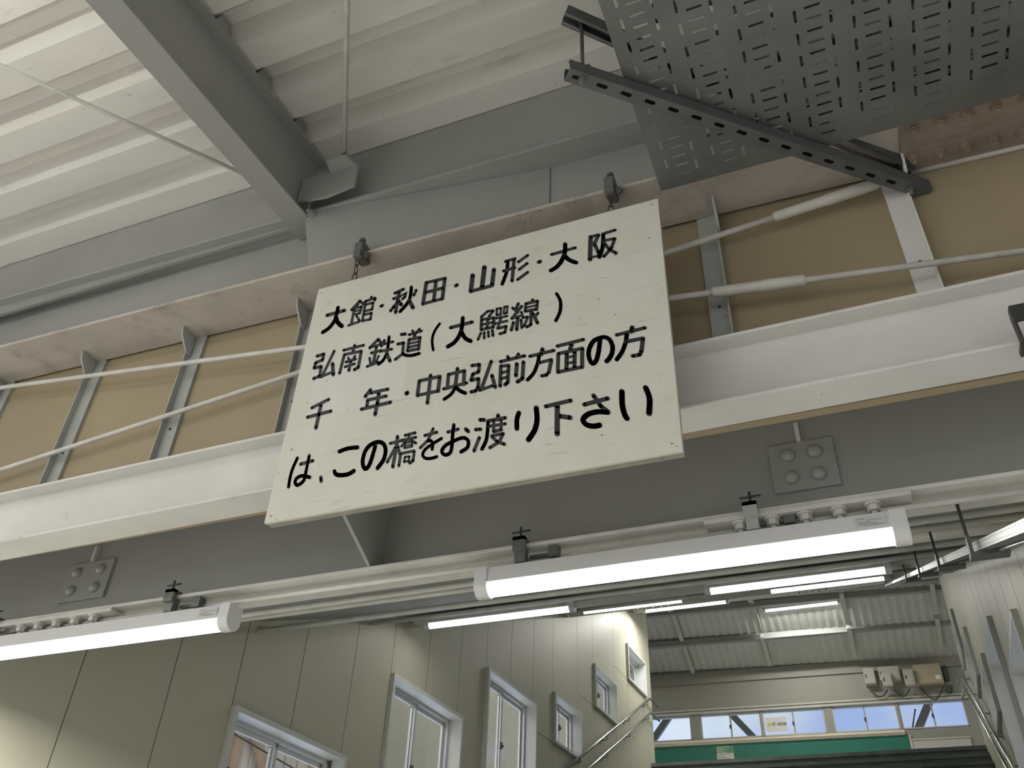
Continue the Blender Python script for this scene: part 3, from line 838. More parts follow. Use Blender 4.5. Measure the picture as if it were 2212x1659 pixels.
# studs on the cream boarding
STUDS = [(-3.33, 'the studs left of the sign, leftmost and cut by the picture edge'), (-2.80, 'grey angle stud on the cream boarding, second from the left edge'),
         (-2.275, 'grey angle stud on the cream boarding, third from the left edge'), (-1.735, 'grey angle stud just left of the white sign'),
         (-0.225, 'grey angle stud just right of the white sign'), (0.335, 'pale peeling stud on the cream boarding below the strut end')]
STUDS[0] = (-3.33, 'grey angle stud cut off by the left edge of the picture')
for i, (x, lab) in enumerate(STUDS):
    st = thing('wall_stud', lab, 'stud', (x, 2.0, 1.58), 'studs on the cream boarding')
    mt = M_WHITESTEEL if i == 5 else M_STUD
    w = 0.062
    zt = 2.236 - 0.027 * (x + 2.4)
    MB().box(x, x + w, 2.008, 2.0195, 1.575, zt - 0.002).build('flat_leg', mt, st)
    m = MB()
    xs = x if i < 4 else x + w - 0.004
    m.prism([(xs, 1.984, 1.585), (xs, 2.008, 1.585), (xs, 2.008, zt - 0.002), (xs, 1.990, zt - 0.002), (xs, 1.984, zt - 0.06)], (0.005, 0, 0))
    m.build('upright_leg', mt, st)
    # short rounded cleat welded up to the beam
    MB().prism([(xs + 0.006, 1.925, zt - 0.003), (xs + 0.006, 2.005, zt - 0.003), (xs + 0.006, 2.005, zt - 0.10), (xs + 0.006, 1.975, zt - 0.09), (xs + 0.006, 1.935, zt - 0.04)], (0.007, 0, 0)).build('cleat', mt, st)
    MB().bolt((x + 0.032, 2.008, 1.78), (0, -1, 0), 0.005, 0.006, dome=True).build('screw', M_BLACKIRON, st)

# two long brace rods crossing behind the sign
lev = thing('brace_rod', 'pale brace rod with turnbuckle, falling to the right behind the sign', 'brace rod', (-1.5, 1.93, 1.9))
p0, p1 = Vector((-3.80, 1.945, 2.2439)), Vector((1.25, 1.945, 1.5997))
pt = lambda x: p0 + (p1 - p0) * ((x - p0.x) / (p1.x - p0.x))
MB().tube([p0, p1], 0.0095, 12).build('rod', M_ROD, lev)
MB().tube([pt(-0.205), pt(-0.195), pt(-0.06), pt(-0.055), pt(0.055), pt(0.06)], [0.012, 0.0165, 0.0165, 0.0185, 0.0175, 0.012], 14).build('turnbuckle', M_ROD, lev)
lev = thing('brace_rod', 'pale brace rod with turnbuckle, rising to the right behind the sign', 'brace rod', (-1.5, 1.93, 1.9))
q0, q1 = Vector((-3.95, 1.970, 1.6337)), Vector((0.335, 1.970, 2.0922))
qt = lambda x: q0 + (q1 - q0) * ((x - q0.x) / (q1.x - q0.x))
MB().tube([q0, q1], 0.0095, 12).build('rod', M_ROD, lev)
MB().tube([qt(0.01), qt(0.02), qt(0.165), qt(0.17), qt(0.315), qt(0.325)], [0.012, 0.0165, 0.0165, 0.0185, 0.0175, 0.012], 14).build('turnbuckle', M_ROD, lev)
MB().prism([(-4.01, 1.98, 1.58), (-3.87, 1.98, 1.58), (-3.87, 1.98, 1.67), (-4.01, 1.98, 1.67)], (0, 0.01, 0)).build('end_plate', M_STUD, lev)

m = MB().box(0.07, 0.135, 1.915, 1.95, 1.580, 1.602)
tag(m.build('steel_offcut', M_RUSTBOLT), 'small rusty block lying on the top edge of the lower beam', 'block')

# rusty splice under the upper beam at the right
xr = lambda x, y, z: (x, y, z - 0.027 * (x + 2.4))
sp = thing('splice_plate', 'rust-stained bolted splice plate under the upper beam, beside the strut end', 'splice plate', (0.65, 1.9, 2.16))
MB().box(0.40, 1.35, 1.80, 2.005, 2.222, 2.2355).build('plate', M_RUST, sp, xr, 0.002)
for i in range(10):
    for yb in (1.838, 1.955):
        MB().bolt((0.432 + 0.0725 * i, yb, 2.2225), (0, 0, -1), 0.0125, 0.020).build('bolt', M_RUSTBOLT, sp, xr)
m = MB().tube([(0.425, 2.012, 2.222), (1.5, 2.012, 2.222)], 0.0085, 10)  # rounded bar in place of the bottom flange's back edge
tag(m.build('flange_edge_bar', M_ROD, None, xr), 'thin pale bar standing in for the back edge of the beam flange', 'flange edge')

# ================================================================== the sign
SX, SY, SZ, SW, SH = -0.849 * 1.772, 1.772, 0.6465 * 1.772, 1.2, 0.9095
sign = thing('hanging_sign', 'white hand-painted wooden sign with four lines of black Japanese lettering', 'sign', (SX, SY, SZ))
MB().box(SX, SX + SW, SY, SY + 0.011, SZ, SZ + SH).build('board', M_SIGN, sign, None, 0.0012)
m = MB()
for q in ((SX + 0.002, SX + SW - 0.002, SZ + 0.002, SZ + 0.030), (SX + 0.002, SX + SW - 0.002, SZ + SH - 0.03, SZ + SH - 0.002), (SX + 0.002, SX + 0.03, SZ + .03, SZ + SH - .03), (SX + SW - 0.03, SX + SW - 0.002, SZ + .03, SZ + SH - .03)):
    m.box(q[0], q[1], SY + 0.011, SY + 0.034, q[2], q[3])
m.build('backing_frame', M_EDGE, sign)


STROKE_N = [0]


# a brush held level with the eye: one step right or down there, in metres along and up the board
BRUSH = Matrix(((0.001502, 0.0001218), (-0.0003933, -0.0017593)))
BRUSH_INV = BRUSH.inverted()


def stroke_mesh(m, w, pts, curve):
    r = w / 2.0
    P = [BRUSH_INV @ Vector((pts[i] / 1000.0, pts[i + 1] / 1000.0)) for i in range(0, len(pts), 2)]
    if curve and len(P) > 2:
        out = []
        for i in range(len(P) - 1):
            a, b, c, d = P[max(i - 1, 0)], P[i], P[i + 1], P[min(i + 2, len(P) - 1)]
            for k in range(6):
                t = k / 6
                out.append(0.5 * ((2 * b) + (c - a) * t + (2 * a - 5 * b + 4 * c - d) * t * t + (3 * b - a - 3 * c + d) * t ** 3))
        P = out + [P[-1]]
    STROKE_N[0] += 1
    yv = SY - 0.0005 - 0.000004 * (STROKE_N[0] % 60)

    def put(q):
        g = BRUSH @ q
        return (SX + g.x, yv, SZ + g.y)
    for p in P:
        m.add([put(p + Vector((r * math.cos(k * math.pi / 8), -r * math.sin(k * math.pi / 8)))) for k in range(16)], [tuple(range(16))])
    for a, b in zip(P, P[1:]):
        d = b - a
        if d.length < 1e-6:
            continue
        nrm = Vector((d.y, -d.x)).normalized() * r
        m.add([put(q) for q in (a - nrm, b - nrm, b + nrm, a + nrm)], [(0, 1, 2, 3)])


for row in STROKES:
    m = MB()
    for s in row:
        stroke_mesh(m, s[0], s[2:], s[1])
    m.build('lettering', M_LETTER, sign)
m = MB()
for x, z in ((0.018, 0.885), (1.180, 0.89), (0.018, 0.020), (1.175, 0.025)):
    m.bolt((SX + x, SY - 0.0002, SZ + z), (0, -1, 0), 0.0028, 0.0015, dome=True)
m.build('nail_head', M_RUSTBOLT, sign)

for hx, lab in ((-1.372, 'cast beam clamp and chain holding the left of the white sign'), (-0.455, 'cast beam clamp and chain holding the right of the white sign')):
    zf = 2.236 - 0.027 * (hx + 2.4)      # underside of the flange here
    ck = thing('beam_clamp', lab, 'clamp', (hx, 1.79, zf), 'clamps the sign hangs from')
    c = MB()
    # C-shaped jaw round the flange edge: back, upper and lower jaws
    c.prism([(hx - 0.016, 1.768, zf - 0.034), (hx - 0.016, 1.79, zf - 0.040), (hx - 0.016, 1.835, zf - 0.026), (hx - 0.016, 1.835, zf - 0.002), (hx - 0.016, 1.796, zf - 0.002),
             (hx - 0.016, 1.796, zf + 0.018), (hx - 0.016, 1.825, zf + 0.018), (hx - 0.016, 1.825, zf + 0.036), (hx - 0.016, 1.785, zf + 0.044), (hx - 0.016, 1.768, zf + 0.032)], (0.032, 0, 0))
    c.build('jaw', M_CASTIRON, ck, None, 0.003)
    MB().tube([(hx + 0.003, 1.784, zf + 0.044), (hx + 0.003, 1.784, zf + 0.056)], 0.012, 10).build('set_screw', M_CASTIRON, ck)
    MB().bolt((hx + 0.018, 1.795, zf - 0.018), (1, 0, 0), 0.012, 0.016).build('bolt', M_CASTIRON, ck)
    z_top = SZ + SH
    zl = zf - 0.040
    n_l = 3
    step = (zl + 0.004 - (z_top + 0.006)) / n_l
    for i in range(n_l):
        zc = zl + 0.004 - step * (i + 0.5)
        u = (1, 0, 0) if i % 2 == 0 else (0, 1, 0)
        MB().torus((hx, 1.783, zc), u, (0, 0, 1), 0.0085, step / 2 + 0.004, 0.0021).build('chain_link', M_BLACKIRON, ck)
    eye = MB().torus((hx, 1.783, z_top + 0.006), (1, 0, 0), (0, 0, 1), 0.010, 0.009, 0.0024)
    eye.tube([(hx - 0.022, 1.783, z_top - 0.001), (hx - 0.012, 1.783, z_top + 0.008), (hx + 0.012, 1.783, z_top + 0.008), (hx + 0.022, 1.783, z_top - 0.001)], 0.003, 8)
    eye.build('eye_hook', M_RUSTBOLT, ck)

# ================================================================== cable tray, upper right
TZ = 2.10
tray = thing('cable_tray', 'dark galvanised cable tray full of slots, overhead at upper right', 'cable tray', (-0.297, 1.785, TZ))


def slotted_strip(x0, x1, y0, y1, slots):
    """flat sheet with rounded slots cut through it"""
    cu = bpy.data.curves.new('sheet', 'CURVE')
    cu.dimensions = '2D'
    cu.fill_mode = 'BOTH'
    cu.extrude = 0.0008

    def poly(pts):
        s = cu.splines.new('POLY')
        s.points.add(len(pts) - 1)
        for k, p in enumerate(pts):
            s.points[k].co = (p[0], p[1], 0, 1)
        s.use_cyclic_u = True
    poly([(x0, y0), (x1, y0), (x1, y1), (x0, y1)])
    for (cx, cy, lx, ly) in slots:
        r = min(lx, ly) / 2
        hx, hy = lx / 2 - r, ly / 2 - r
        pts = []
        for k in range(12):
            a = math.pi * 2 * k / 12 + 0.01
            pts.append((cx + math.copysign(hx, math.cos(a)) + r * math.cos(a), cy + math.copysign(hy, math.sin(a)) + r * math.sin(a)))
        poly(pts)
    ob = bpy.data.objects.new('sheet', cu)
    COL.objects.link(ob)
    me = bpy.data.meshes.new_from_object(ob.evaluated_get(bpy.context.evaluated_depsgraph_get()))
    bpy.data.objects.remove(ob)
    vs = [tuple(v.co) for v in me.vertices]
    fs = [tuple(p.vertices) for p in me.polygons]
    bpy.data.meshes.remove(me)
    return vs, fs


sheet = MB()
TX0, TX1, TY0, TY1 = -0.295, 1.60, -0.60, 1.786
cols = [-0.213 + 0.1385 * i for i in range(13)]
bounds = [TX0] + [c + 0.0693 for c in cols[:-1]] + [TX1]
for i, cx in enumerate(cols):
    sl = []
    yy = 1.741 - 0.0015 * i
    for j in range(68):
        if yy - 0.0337 * j < TY0 + 0.02:
            break
        sl.append((cx, yy - 0.0337 * j, 0.040, 0.0075))
    for side, off in ((0.0415, 0.022), (-0.0430, 0.052)):
        for j in range(34):
            c = yy - off - 0.0674 * j
            if c < TY0 + 0.03:
                break
            sl.append((cx + side, c, 0.0078, 0.036))
    vs, fs = slotted_strip(bounds[i], bounds[i + 1], TY0, TY1, sl)
    sheet.add([(v[0], v[1], v[2] + TZ) for v in vs], fs)
sheet.build('slotted_sheet', M_GALV, tray)
MB().box(TX0, TX1, TY0, TY0 + 0.0016, TZ, TZ + 0.06).build('side_rail', M_GALV, tray)
MB().box(TX0, TX0 + 0.003, TY0, TY1, TZ - 0.001, TZ + 0.004).build('end_lip', M_GALV, tray)
yy = -0.3
i = 0
while yy < 1.70:
    rr = (0.016, 0.022, 0.012, 0.019, 0.026)[i % 5]
    yy += rr + 0.004 + (0.03 if i % 4 == 3 else 0)
    xs = TX0 + (0.30, 0.16, 0.42, 0.24, 0.36, 0.12)[i % 6]
    mt = M_CABLE if i % 3 else M_CABLEBROWN
    m = MB().tube([(xs, yy, TZ + 0.002 + rr), (TX1 - 0.3, yy, TZ + 0.002 + rr), (TX1, yy + 0.002, TZ + 0.002 + rr)], rr, 10)
    tag(m.build('cable', mt), 'dark cable lying in the slotted cable tray', 'cable', 'cables in the slotted tray')
    yy += rr + 0.003
    i += 1

DS = Vector((0.884, 0.761, 0)).normalized()
NS2 = Vector((-DS.y, DS.x, 0))


def strut(name, label, a, b, open_up):
    """slotted U channel from a to b: two walls, slotted web, lips"""
    a, b = Vector(a), Vector(b)
    L = (b - a).length
    d = (b - a).normalized()
    up = Vector((0, 0, 1))
    side = d.cross(up).normalized()
    up = side.cross(d).normalized()
    root = thing(name, label, 'strut', tuple(a))
    w, h = 0.0205, 0.041
    slots = []
    s = 0.03
    while s < L - 0.02:
        slots.append((s, 0, 0.032, 0.0125))
        s += 0.0708
    vs, fs = slotted_strip(0, L, -w, w, slots)
    sg = 1 if open_up else -1
    web = MB()
    web.add([tuple(a + d * v[0] + side * v[1] + up * (v[2])) for v in vs], fs)
    web.build('slotted_web', M_STRUT, root)
    wl = MB()
    for e in (-1, 1):
        p = [a + side * (e * w) + up * 0, a + side * (e * (w - 0.0025)), a + side * (e * (w - 0.0025)) + up * (h * sg), a + side * (e * w) + up * (h * sg)]
        wl.prism([tuple(q) for q in p], tuple(d * L))
        p = [a + side * (e * w) + up * (h * sg), a + side * (e * (w - 0.011)) + up * (h * sg), a + side * (e * (w - 0.011)) + up * (h * sg - 0.0025 * sg), a + side * (e * w) + up * (h * sg - 0.0025 * sg)]
        wl.prism([tuple(q) for q in p], tuple(d * L))
    wl.build('channel_wall', M_STRUT, root)
    return root


LA, LB = Vector((-0.425, 1.270, 2.046)), Vector((0.450, 2.020, 2.046))
UA, UB = Vector((-0.425, 1.262, 2.345)), Vector((0.425, 1.990, 2.155))
strut('slotted_strut', 'dark slotted strut crossing diagonally under the cable tray', LA, LB, True)
strut('slotted_strut', 'dark upper strut above the cable tray, only its two ends visible', UA, UB, False)
for s, lab in ((0.045, 'threaded rod joining the two struts at their near left ends'), (1.09, 'threaded rod joining the two struts at their far right ends')):
    p = LA + DS * s
    zt = UA.z + (UB.z - UA.z) * s / 1.12
    rd = thing('threaded_rod', lab, 'rod', (p.x, p.y, 2.03))
    MB().tube([(p.x, p.y, 2.018), (p.x, p.y, zt - 0.001)], 0.0058, 10).build('shaft', M_STRUT, rd)
    MB().bolt((p.x, p.y, 2.0445), (0, 0, -1), 0.0095, 0.010).build('nut', M_GALV, rd)
    MB().tube([(p.x, p.y, zt - 0.012), (p.x, p.y, zt - 0.002)], 0.011, 6, smooth=False).build('nut', M_GALV, rd)
MB_pl = MB().box(LA.x + 0.012, LA.x + 0.058, LA.y + 0.018, LA.y + 0.064, 2.088, 2.092)
tag(MB_pl.build('square_washer', M_GALV), 'square plate washer on the near left end of the lower strut', 'washer')

# ================================================================== lamps
def make_lamp():
    """batten lamp: enamelled channel, opal tube cover, two end caps, rating sticker"""
    r = thing('batten_lamp', 'x', 'lamp', (0, 0, -EYE), 'tube lamps over the stairs')
    L = 1.25
    e = -EYE
    b = MB()
    b.prism([(0.004, -0.034, e - 0.050), (0.004, -0.030, e), (0.004, 0.030, e), (0.004, 0.034, e - 0.050)], (L - 0.008, 0, 0))
    b.build('lamp_body', M_LAMPBODY, r, None, 0.002)
    d = MB()
    ring = [(0.04, 0.035 * math.cos(a), e - 0.0505 - 0.034 * math.sin(a)) for a in [math.pi * k / 14 for k in range(15)]]
    d.prism(ring, (L - 0.08, 0, 0))
    d.build('diffuser', M_TUBE, r)
    for x in (0.0, L - 0.042):
        c = MB()
        ring = [(x, 0.0375 * math.cos(a), e - 0.052 - 0.0375 * math.sin(a)) for a in [math.pi * k / 14 for k in range(15)]]
        ring += [(x, -0.036, e + 0.001), (x, 0.036, e + 0.001)]
        c.prism(ring, (0.042, 0, 0))
        c.build('end_cap', M_LAMPBODY, r, None, 0.002)
    s = MB().box(L - 0.130, L - 0.052, -0.0345, -0.033, e - 0.040, e - 0.012)
    s = s.build('sticker', M_STICKER, r)
    t = MB()
    for k, (xa, xb) in enumerate(((.126, .104), (.10, .06), (.123, .090), (.123, .075), (.11, .058))):
        zz = e - 0.016 - 0.005 * k
        t.box(L - xa, L - xb, -0.0352, -0.0345, zz - 0.0013, zz)
    t.build('print', M_PRINT, s)
    li = bpy.data.lights.new('lamp_light', 'AREA')
    li.shape = 'RECTANGLE'
    li.size = L - 0.1
    li.size_y = 0.06
    li.energy = LAMP
    li.color = (1.0, 0.985, 0.925)
    lo = bpy.data.objects.new('lamp_light', li)
    lo.location = (L / 2, 0, -0.090)
    COL.objects.link(lo)
    lo.parent = r
    return r


LAMPS = [  # x of left end, y, z of top, yaw, label
    (-3.235, 2.30, 1.170, 0, 'lit tube lamp at the left edge, under the deep girder'),
    (-1.068, 2.30, 1.168, 0, 'large lit tube lamp under the deep girder, below the right half of the sign'),
    (-3.18, 5.90, 2.66, 0.0, 'lit tube lamp of the second row, nearer the panelled left wall'),
    (-0.955, 5.90, 2.665, 0.0, 'lit tube lamp of the second row, just below the large right lamp'),
    (-2.99, 9.35, 4.12, 0.0, 'lit tube lamp of the third row, on the left side'),
    (-0.835, 9.35, 4.10, 0.0, 'lit tube lamp of the third row, on the right side'),
    (-2.87, 12.0, 5.17, 0.0, 'lit tube lamp at the head of the stairs, on the left side'),
    (-1.42, 14.6, 6.04, 0.0, 'farthest lit tube lamp, under the bridge roof'),
    (-6.0, 14.6, 5.98, 0.0, 'added unseen tube lamp under the bridge roof beyond the left wall end'),  # out of view, added to brighten the bridge roof
    (2.4, 14.6, 5.98, 0.0, 'added unseen tube lamp under the bridge roof beyond the right wall end'),  # its twin on the right, also added for the bridge roof's light
    (-5.4, -0.8, 2.40, 0.0, 'added unseen tube lamp under the platform roof behind and left of the viewer'),  # out of view, added for more front light on sign and beams
]
lamp0 = make_lamp()
for i, (x, yy, z, yaw, lab) in enumerate(LAMPS):
    o = lamp0 if i == 0 else copy_tree(lamp0)
    o.location = (x, yy, z + EYE)
    o['label'] = lab
    gain = {0: 9.0, 1: 3.5, 2: 0.6, 3: 1.6, 4: 0.1, 5: 1.3, 8: 5.0, 9: 5.0, 10: 6.0}.get(i, 1.0)
    for ch in o.children:
        if ch.type == 'LIGHT' and gain != 1.0:
            ch.data = ch.data.copy()
            ch.data.energy = LAMP * gain

# bare tube lamp under the platform roof, just out of the picture at the upper left
bl = thing('bare_tube_lamp', 'bare lit tube lamp under the platform roof beyond the upper left corner', 'lamp', (-3.2, 0.45, 2.5))
MB().tube([(-3.17, 0.45, 2.50), (-2.0, 0.45, 2.50)], 0.016, 16).build('tube', M_BARE, bl)
MB().box(-3.23, -1.96, 0.43, 0.47, 2.56, 2.60).build('lamp_body', M_LAMPBODY, bl)
for x in (-3.20, -1.985):
    MB().box(x - 0.012, x + 0.012, 0.43, 0.47, 2.48, 2.562).build('socket', M_LAMPBODY, bl)
MB().tube([(-2.6, 0.45, 2.60), (-2.6, 0.45, 2.76)], 0.006, 8).build('hanger_rod', M_ROD, bl)

# brackets that carry the two nearest lamps from the girder flange
for i, (x, lab) in enumerate(((-3.13, 'small lamp bracket at the left edge, on the girder flange'), (-2.265, 'small lamp bracket near the right end of the left lamp'),
                              (-0.92, 'small lamp bracket near the left end of the large right lamp'), (-0.215, 'small lamp bracket above the right half of the large lamp'))):
    bk = thing('lamp_bracket', lab, 'bracket', (x, 2.29, 1.2), 'brackets of the two nearest lamps')
    MB().box(x - 0.017, x + 0.017, 2.268, 2.300, 1.171, 1.222).build('hanger_plate', M_GALV if i != 3 else M_STUD, bk)
    m = MB().box(x - 0.020, x + 0.020, 2.255, 2.300, 1.239, 1.251).box(x - 0.020, x + 0.020, 2.255, 2.272, 1.205, 1.251)
    m.build('flange_clip', M_GALV if i != 3 else M_STUD, bk)
    m = MB().tube([(x + 0.004, 2.263, 1.225), (x + 0.004, 2.263, 1.285)], 0.004, 8).tube([(x - 0.025, 2.263, 1.268), (x + 0.035, 2.263, 1.270)], 0.0035, 8)
    m.build('wing_screw', M_BLACKIRON, bk)
    MB().box(x + 0.02, x + 0.10, 2.30, 2.315, 1.195, 1.204).box(x + 0.085, x + 0.115, 2.29, 2.325, 1.186, 1.222).build('side_arm', M_GALV, bk)

# ================================================================== conduits
for pts, r, mt, lab in (
        ([(-3.45, 2.325, 1.2005), (0.74, 2.325, 1.1965)], 0.0085, M_CONDUIT, 'pale conduit running along the underside of the deep girder'),
        ([(-3.42, 2.80, 1.383), (-2.399, 2.80, 1.380), (0.78, 2.80, 1.388)], 0.012, M_CONDUIT, 'pale conduit just behind the deep girder, left of the large lamp'),
        ([(-3.40, 3.10, 1.507), (0.78, 3.10, 1.504)], 0.012, M_CONDUIT, 'second pale conduit behind the deep girder'),
        ([(-3.30, 4.2, 1.95), (0.82, 4.2, 1.95)], 0.016, M_CONDUIT, 'pale conduit crossing the ceiling between the first and second lamp rows'),
        ([(-3.28, 4.45, 2.06), (0.84, 4.45, 2.06)], 0.012, M_ROD, 'thin pipe crossing the ceiling between the first and second lamp rows'),
        ([(-3.24, 5.4, 2.45), (0.88, 5.4, 2.45)], 0.016, M_CONDUIT, 'pale conduit just before the second lamp row'),
        ([(-3.24, 5.62, 2.545), (0.88, 5.62, 2.545)], 0.013, M_CONDUIT, 'thin conduit just before the second lamp row'),
        ([(-3.18, 7.2, 3.19), (0.96, 7.2, 3.19)], 0.018, M_CONDUIT, 'pale conduit between the second and third lamp rows'),
        ([(-3.12, 8.7, 3.80), (1.02, 8.7, 3.80)], 0.018, M_CONDUIT, 'pale conduit before the third lamp row'),
        ([(0.20, 3.6, 1.72), (0.79, 3.6, 1.72)], 0.030, M_CONDUIT, 'thick grey pipe end crossing to the right wall, below the bright tray')):
    yq = pts[0][1]
    if yq > 2.5 and pts[0][0] < -1:
        pts = [(XL(yq) + 0.002,) + pts[0][1:]] + pts[1:-1] + [(XR(yq) - 0.002,) + pts[-1][1:]]
    tag(MB().tube(pts, r, 12).build('conduit', mt), lab, 'conduit')

# bright cable tray climbing the stairway on the right
tr = thing('cable_tray', 'bright perforated cable tray climbing over the stairs along the right wall', 'cable tray', (0.35, 2.4, 1.1))
TC = lambda yy: Vector((0.33 + 0.0148 * yy, yy, 0.100 + 0.415 * yy))
m = MB()
m.uv = []
ya, yb, hw, hh = 1.0, 12.6, 0.026, 0.013
A0, B0 = TC(ya), TC(yb)
cor = [(-hw, -hh), (hw, -hh), (hw, hh), (-hw, hh)]
vs = [(A0.x + c[0], A0.y, A0.z + c[1]) for c in cor] + [(B0.x + c[0], B0.y, B0.z + c[1]) for c in cor]
LU = yb - ya
m.add(vs, [(0, 4, 5, 1), (1, 5, 6, 2), (2, 6, 7, 3), (3, 7, 4, 0)])
for _ in range(4):
    m.uv += [(0, 0), (LU, 0), (LU, 1), (0, 1)]
m.build('tray_channel', M_PERF, tr)
MB().tube([tuple(A0 + Vector((hw, 0, -hh - 0.006))), tuple(B0 + Vector((hw, 0, -hh - 0.006)))], 0.005, 8).build('edge_bead', M_STAINLESS, tr)
for yy in (2.40, 3.42, 4.6, 6.0):
    c = TC(yy)
    zt = 1.2245 if yy < 2.45 else ZC(yy) + 0.01
    hg = thing('tray_hanger', {2.40: 'dark rod hanger of the bright tray, nearest one, below the deep girder', 3.42: 'dark rod hanger of the bright tray, second from the front',
                               4.6: 'dark rod hanger of the bright tray, third from the front', 6.0: 'dark rod hanger of the bright tray, fourth from the front'}[yy], 'hanger', tuple(c), 'hangers of the bright tray')
    MB().tube([(c.x - 0.0405, yy, c.z - 0.03), (c.x - 0.0405, yy, zt)], 0.0045, 8).build('rod', M_BLACKIRON, hg)
    MB().box(c.x - 0.048, c.x + 0.048, yy - 0.02, yy + 0.02, c.z - 0.034, c.z - 0.024).box(c.x - 0.046, c.x - 0.037, yy - 0.018, yy + 0.018, c.z - 0.03, c.z + 0.026).build('saddle', M_STRUT, hg)

# black clamp hanging on the lower beam at the right edge
ck = thing('flange_clamp', 'black clamp gripping the lower beam at the right edge of the picture', 'clamp', (0.49, 1.88, 1.36))
m = MB()
for x in (0.492, 0.542):
    m.prism([(x, 1.872, 1.34), (x, 1.896, 1.34), (x, 1.896, 1.43), (x, 1.888, 1.455), (x, 1.872, 1.455)], (0.007, 0, 0))
m.box(0.492, 0.549, 1.866, 1.873, 1.405, 1.455)
m.box(0.485, 0.558, 1.868, 1.905, 1.326, 1.342)
m.build('clamp_body', M_BLACKIRON, ck, None, 0.0015)
MB().tube([(0.525, 1.868, 1.335), (0.527, 1.866, 1.22), (0.529, 1.868, 1.10)], 0.010, 10).build('drop_arm', M_BLACKIRON, ck)
MB().bolt((0.510, 1.868, 1.334), (0, -1, 0), 0.009, 0.012).build('bolt', M_CASTIRON, ck)
MB().torus((0.529, 1.868, 1.075), (1, 0, 0), (0, 0, 1), 0.016, 0.026, 0.007).build('hook', M_BLACKIRON, ck)

# ================================================================== handrails
def handrail(label, side, off, z_end, r=0.017):
    px = (lambda yy: XL(yy) + 0.075) if side < 0 else (lambda yy: XR(yy) - 0.075)
    YE = 12.55
    sl = 0.514
    top = (px(YE), YE, z_end)
    root = thing('handrail', label, 'handrail', top, 'handrails of the stairs')
    yl = 5.0
    pts = [(px(yl), yl, z_end - sl * (YE - yl)), top, (px(YE) + (0.02 if side < 0 else -0.02), YE + 0.42, z_end + 0.005)]
    MB().tube(pts, r, 12).build('rail', M_STAINLESS, root)
    for k in range(8):
        yy = YE - 0.12 - 0.93 * k
        z = z_end - sl * (YE - yy)
        x, xw = px(yy), (XL(yy) if side < 0 else XR(yy))
        b = MB().tube([(x, yy, z - 0.012), (x, yy, z - 0.055), (xw, yy, z - 0.07)], 0.008, 8)
        b.tube([(xw, yy, z - 0.07), (xw + (0.006 if side < 0 else -0.006), yy, z - 0.07)], 0.03, 14)
        b.build('bracket', M_STAINLESS, root)
    return root


handrail('upper stainless handrail on the left wall of the stairs', -1, 0, 4.02)
handrail('lower stainless handrail on the left wall of the stairs', -1, 0, 3.82)
handrail('upper stainless handrail on the right wall of the stairs', 1, 0, 4.02)
handrail('lower stainless handrail on the right wall of the stairs', 1, 0, 3.82)

# ================================================================== at the head of the stairs
m = MB().box(-5.2, 0.435, FY - 0.03, FY - 0.001, 3.25, ZW0 - 0.103)
gb = m.build('notice_board', M_GREEN, None, xf_far)
tag(gb, 'long dark green board under the windows at the head of the stairs', 'board')
nb = MB().box(-2.650, -2.365, FY - 0.036, FY - 0.031, 3.90, 4.165).build('paper_notice', M_PAPER, None, xf_far)
tag(nb, 'paper notice with a green heading pinned on the dark green board', 'notice')
MB().box(-2.648, -2.367, FY - 0.038, FY - 0.036, 4.05, 4.163).build('green_heading', M_NOTICEGREEN, nb, xf_far)
m = MB()
for k in range(5):
    m.box(-2.64, -2.64 + (0.22, 0.13, 0.2, 0.1, 0.16)[k], FY - 0.0395, FY - 0.038, 4.145 - 0.022 * k, 4.153 - 0.022 * k)
m.build('heading_print', M_PAPER, nb, xf_far)
m = MB()
for k in range(5):
    m.box(-2.63, -2.63 + (0.2, 0.12, 0.17, 0.21, 0.1)[k], FY - 0.0375, FY - 0.036, 4.025 - 0.024 * k, 4.031 - 0.024 * k)
m.build('body_print', M_PRINT, nb, xf_far)
wb = thing('white_board', 'pale blank board in a light frame, right of the dark green board', 'board', (0.46, FY - 0.03, 3.5))
MB().box(0.475, 1.34, FY - 0.025, FY - 0.002, 3.3, 4.11).build('panel', M_WHITEBOARD, wb, xf_far)
m = MB().box(0.44, 0.475, FY - 0.04, FY - 0.001, 3.3, 4.20).box(0.44, 1.36, FY - 0.035, FY - 0.001, 4.11, 4.135)
m.build('frame', M_TRIM, wb, xf_far)

ps = thing('window_placard', 'small grey placard with a yellow square, taped in a far window', 'placard', (-1.77, FY, 4.36))
MB().box(-1.772, -1.43, FY - 0.004, FY + 0.001, 4.365, 4.605).build('card', M_PAPERGREY, ps, xf_far)
MB().box(-1.745, -1.695, FY - 0.006, FY - 0.004, 4.46, 4.515).build('yellow_square', M_YELLOW, ps, xf_far)
cu = bpy.data.curves.new('placard_text', 'FONT')
cu.body = '\u5927\u9928\u30fb\u79cb\u7530\u65b9\u9762'
cu.size = 0.062
cu.offset = 0.0006
cu.space_character = 0.82
to = bpy.data.objects.new('placard_text', cu)
COL.objects.link(to)
tm = bpy.data.meshes.new_from_object(to.evaluated_get(bpy.context.evaluated_depsgraph_get()))
bpy.data.objects.remove(to)
m = MB()
vx = [v.co.x for v in tm.vertices] or [0, 1]
sx = 0.250 / max(1e-6, max(vx) - min(vx))
m.add([(-1.685 + (v.co.x - min(vx)) * sx, FY - 0.0055, 4.464 + v.co.y) for v in tm.vertices], [tuple(p.vertices) for p in tm.polygons])
m.build('lettering', M_LETTER, ps, xf_far)

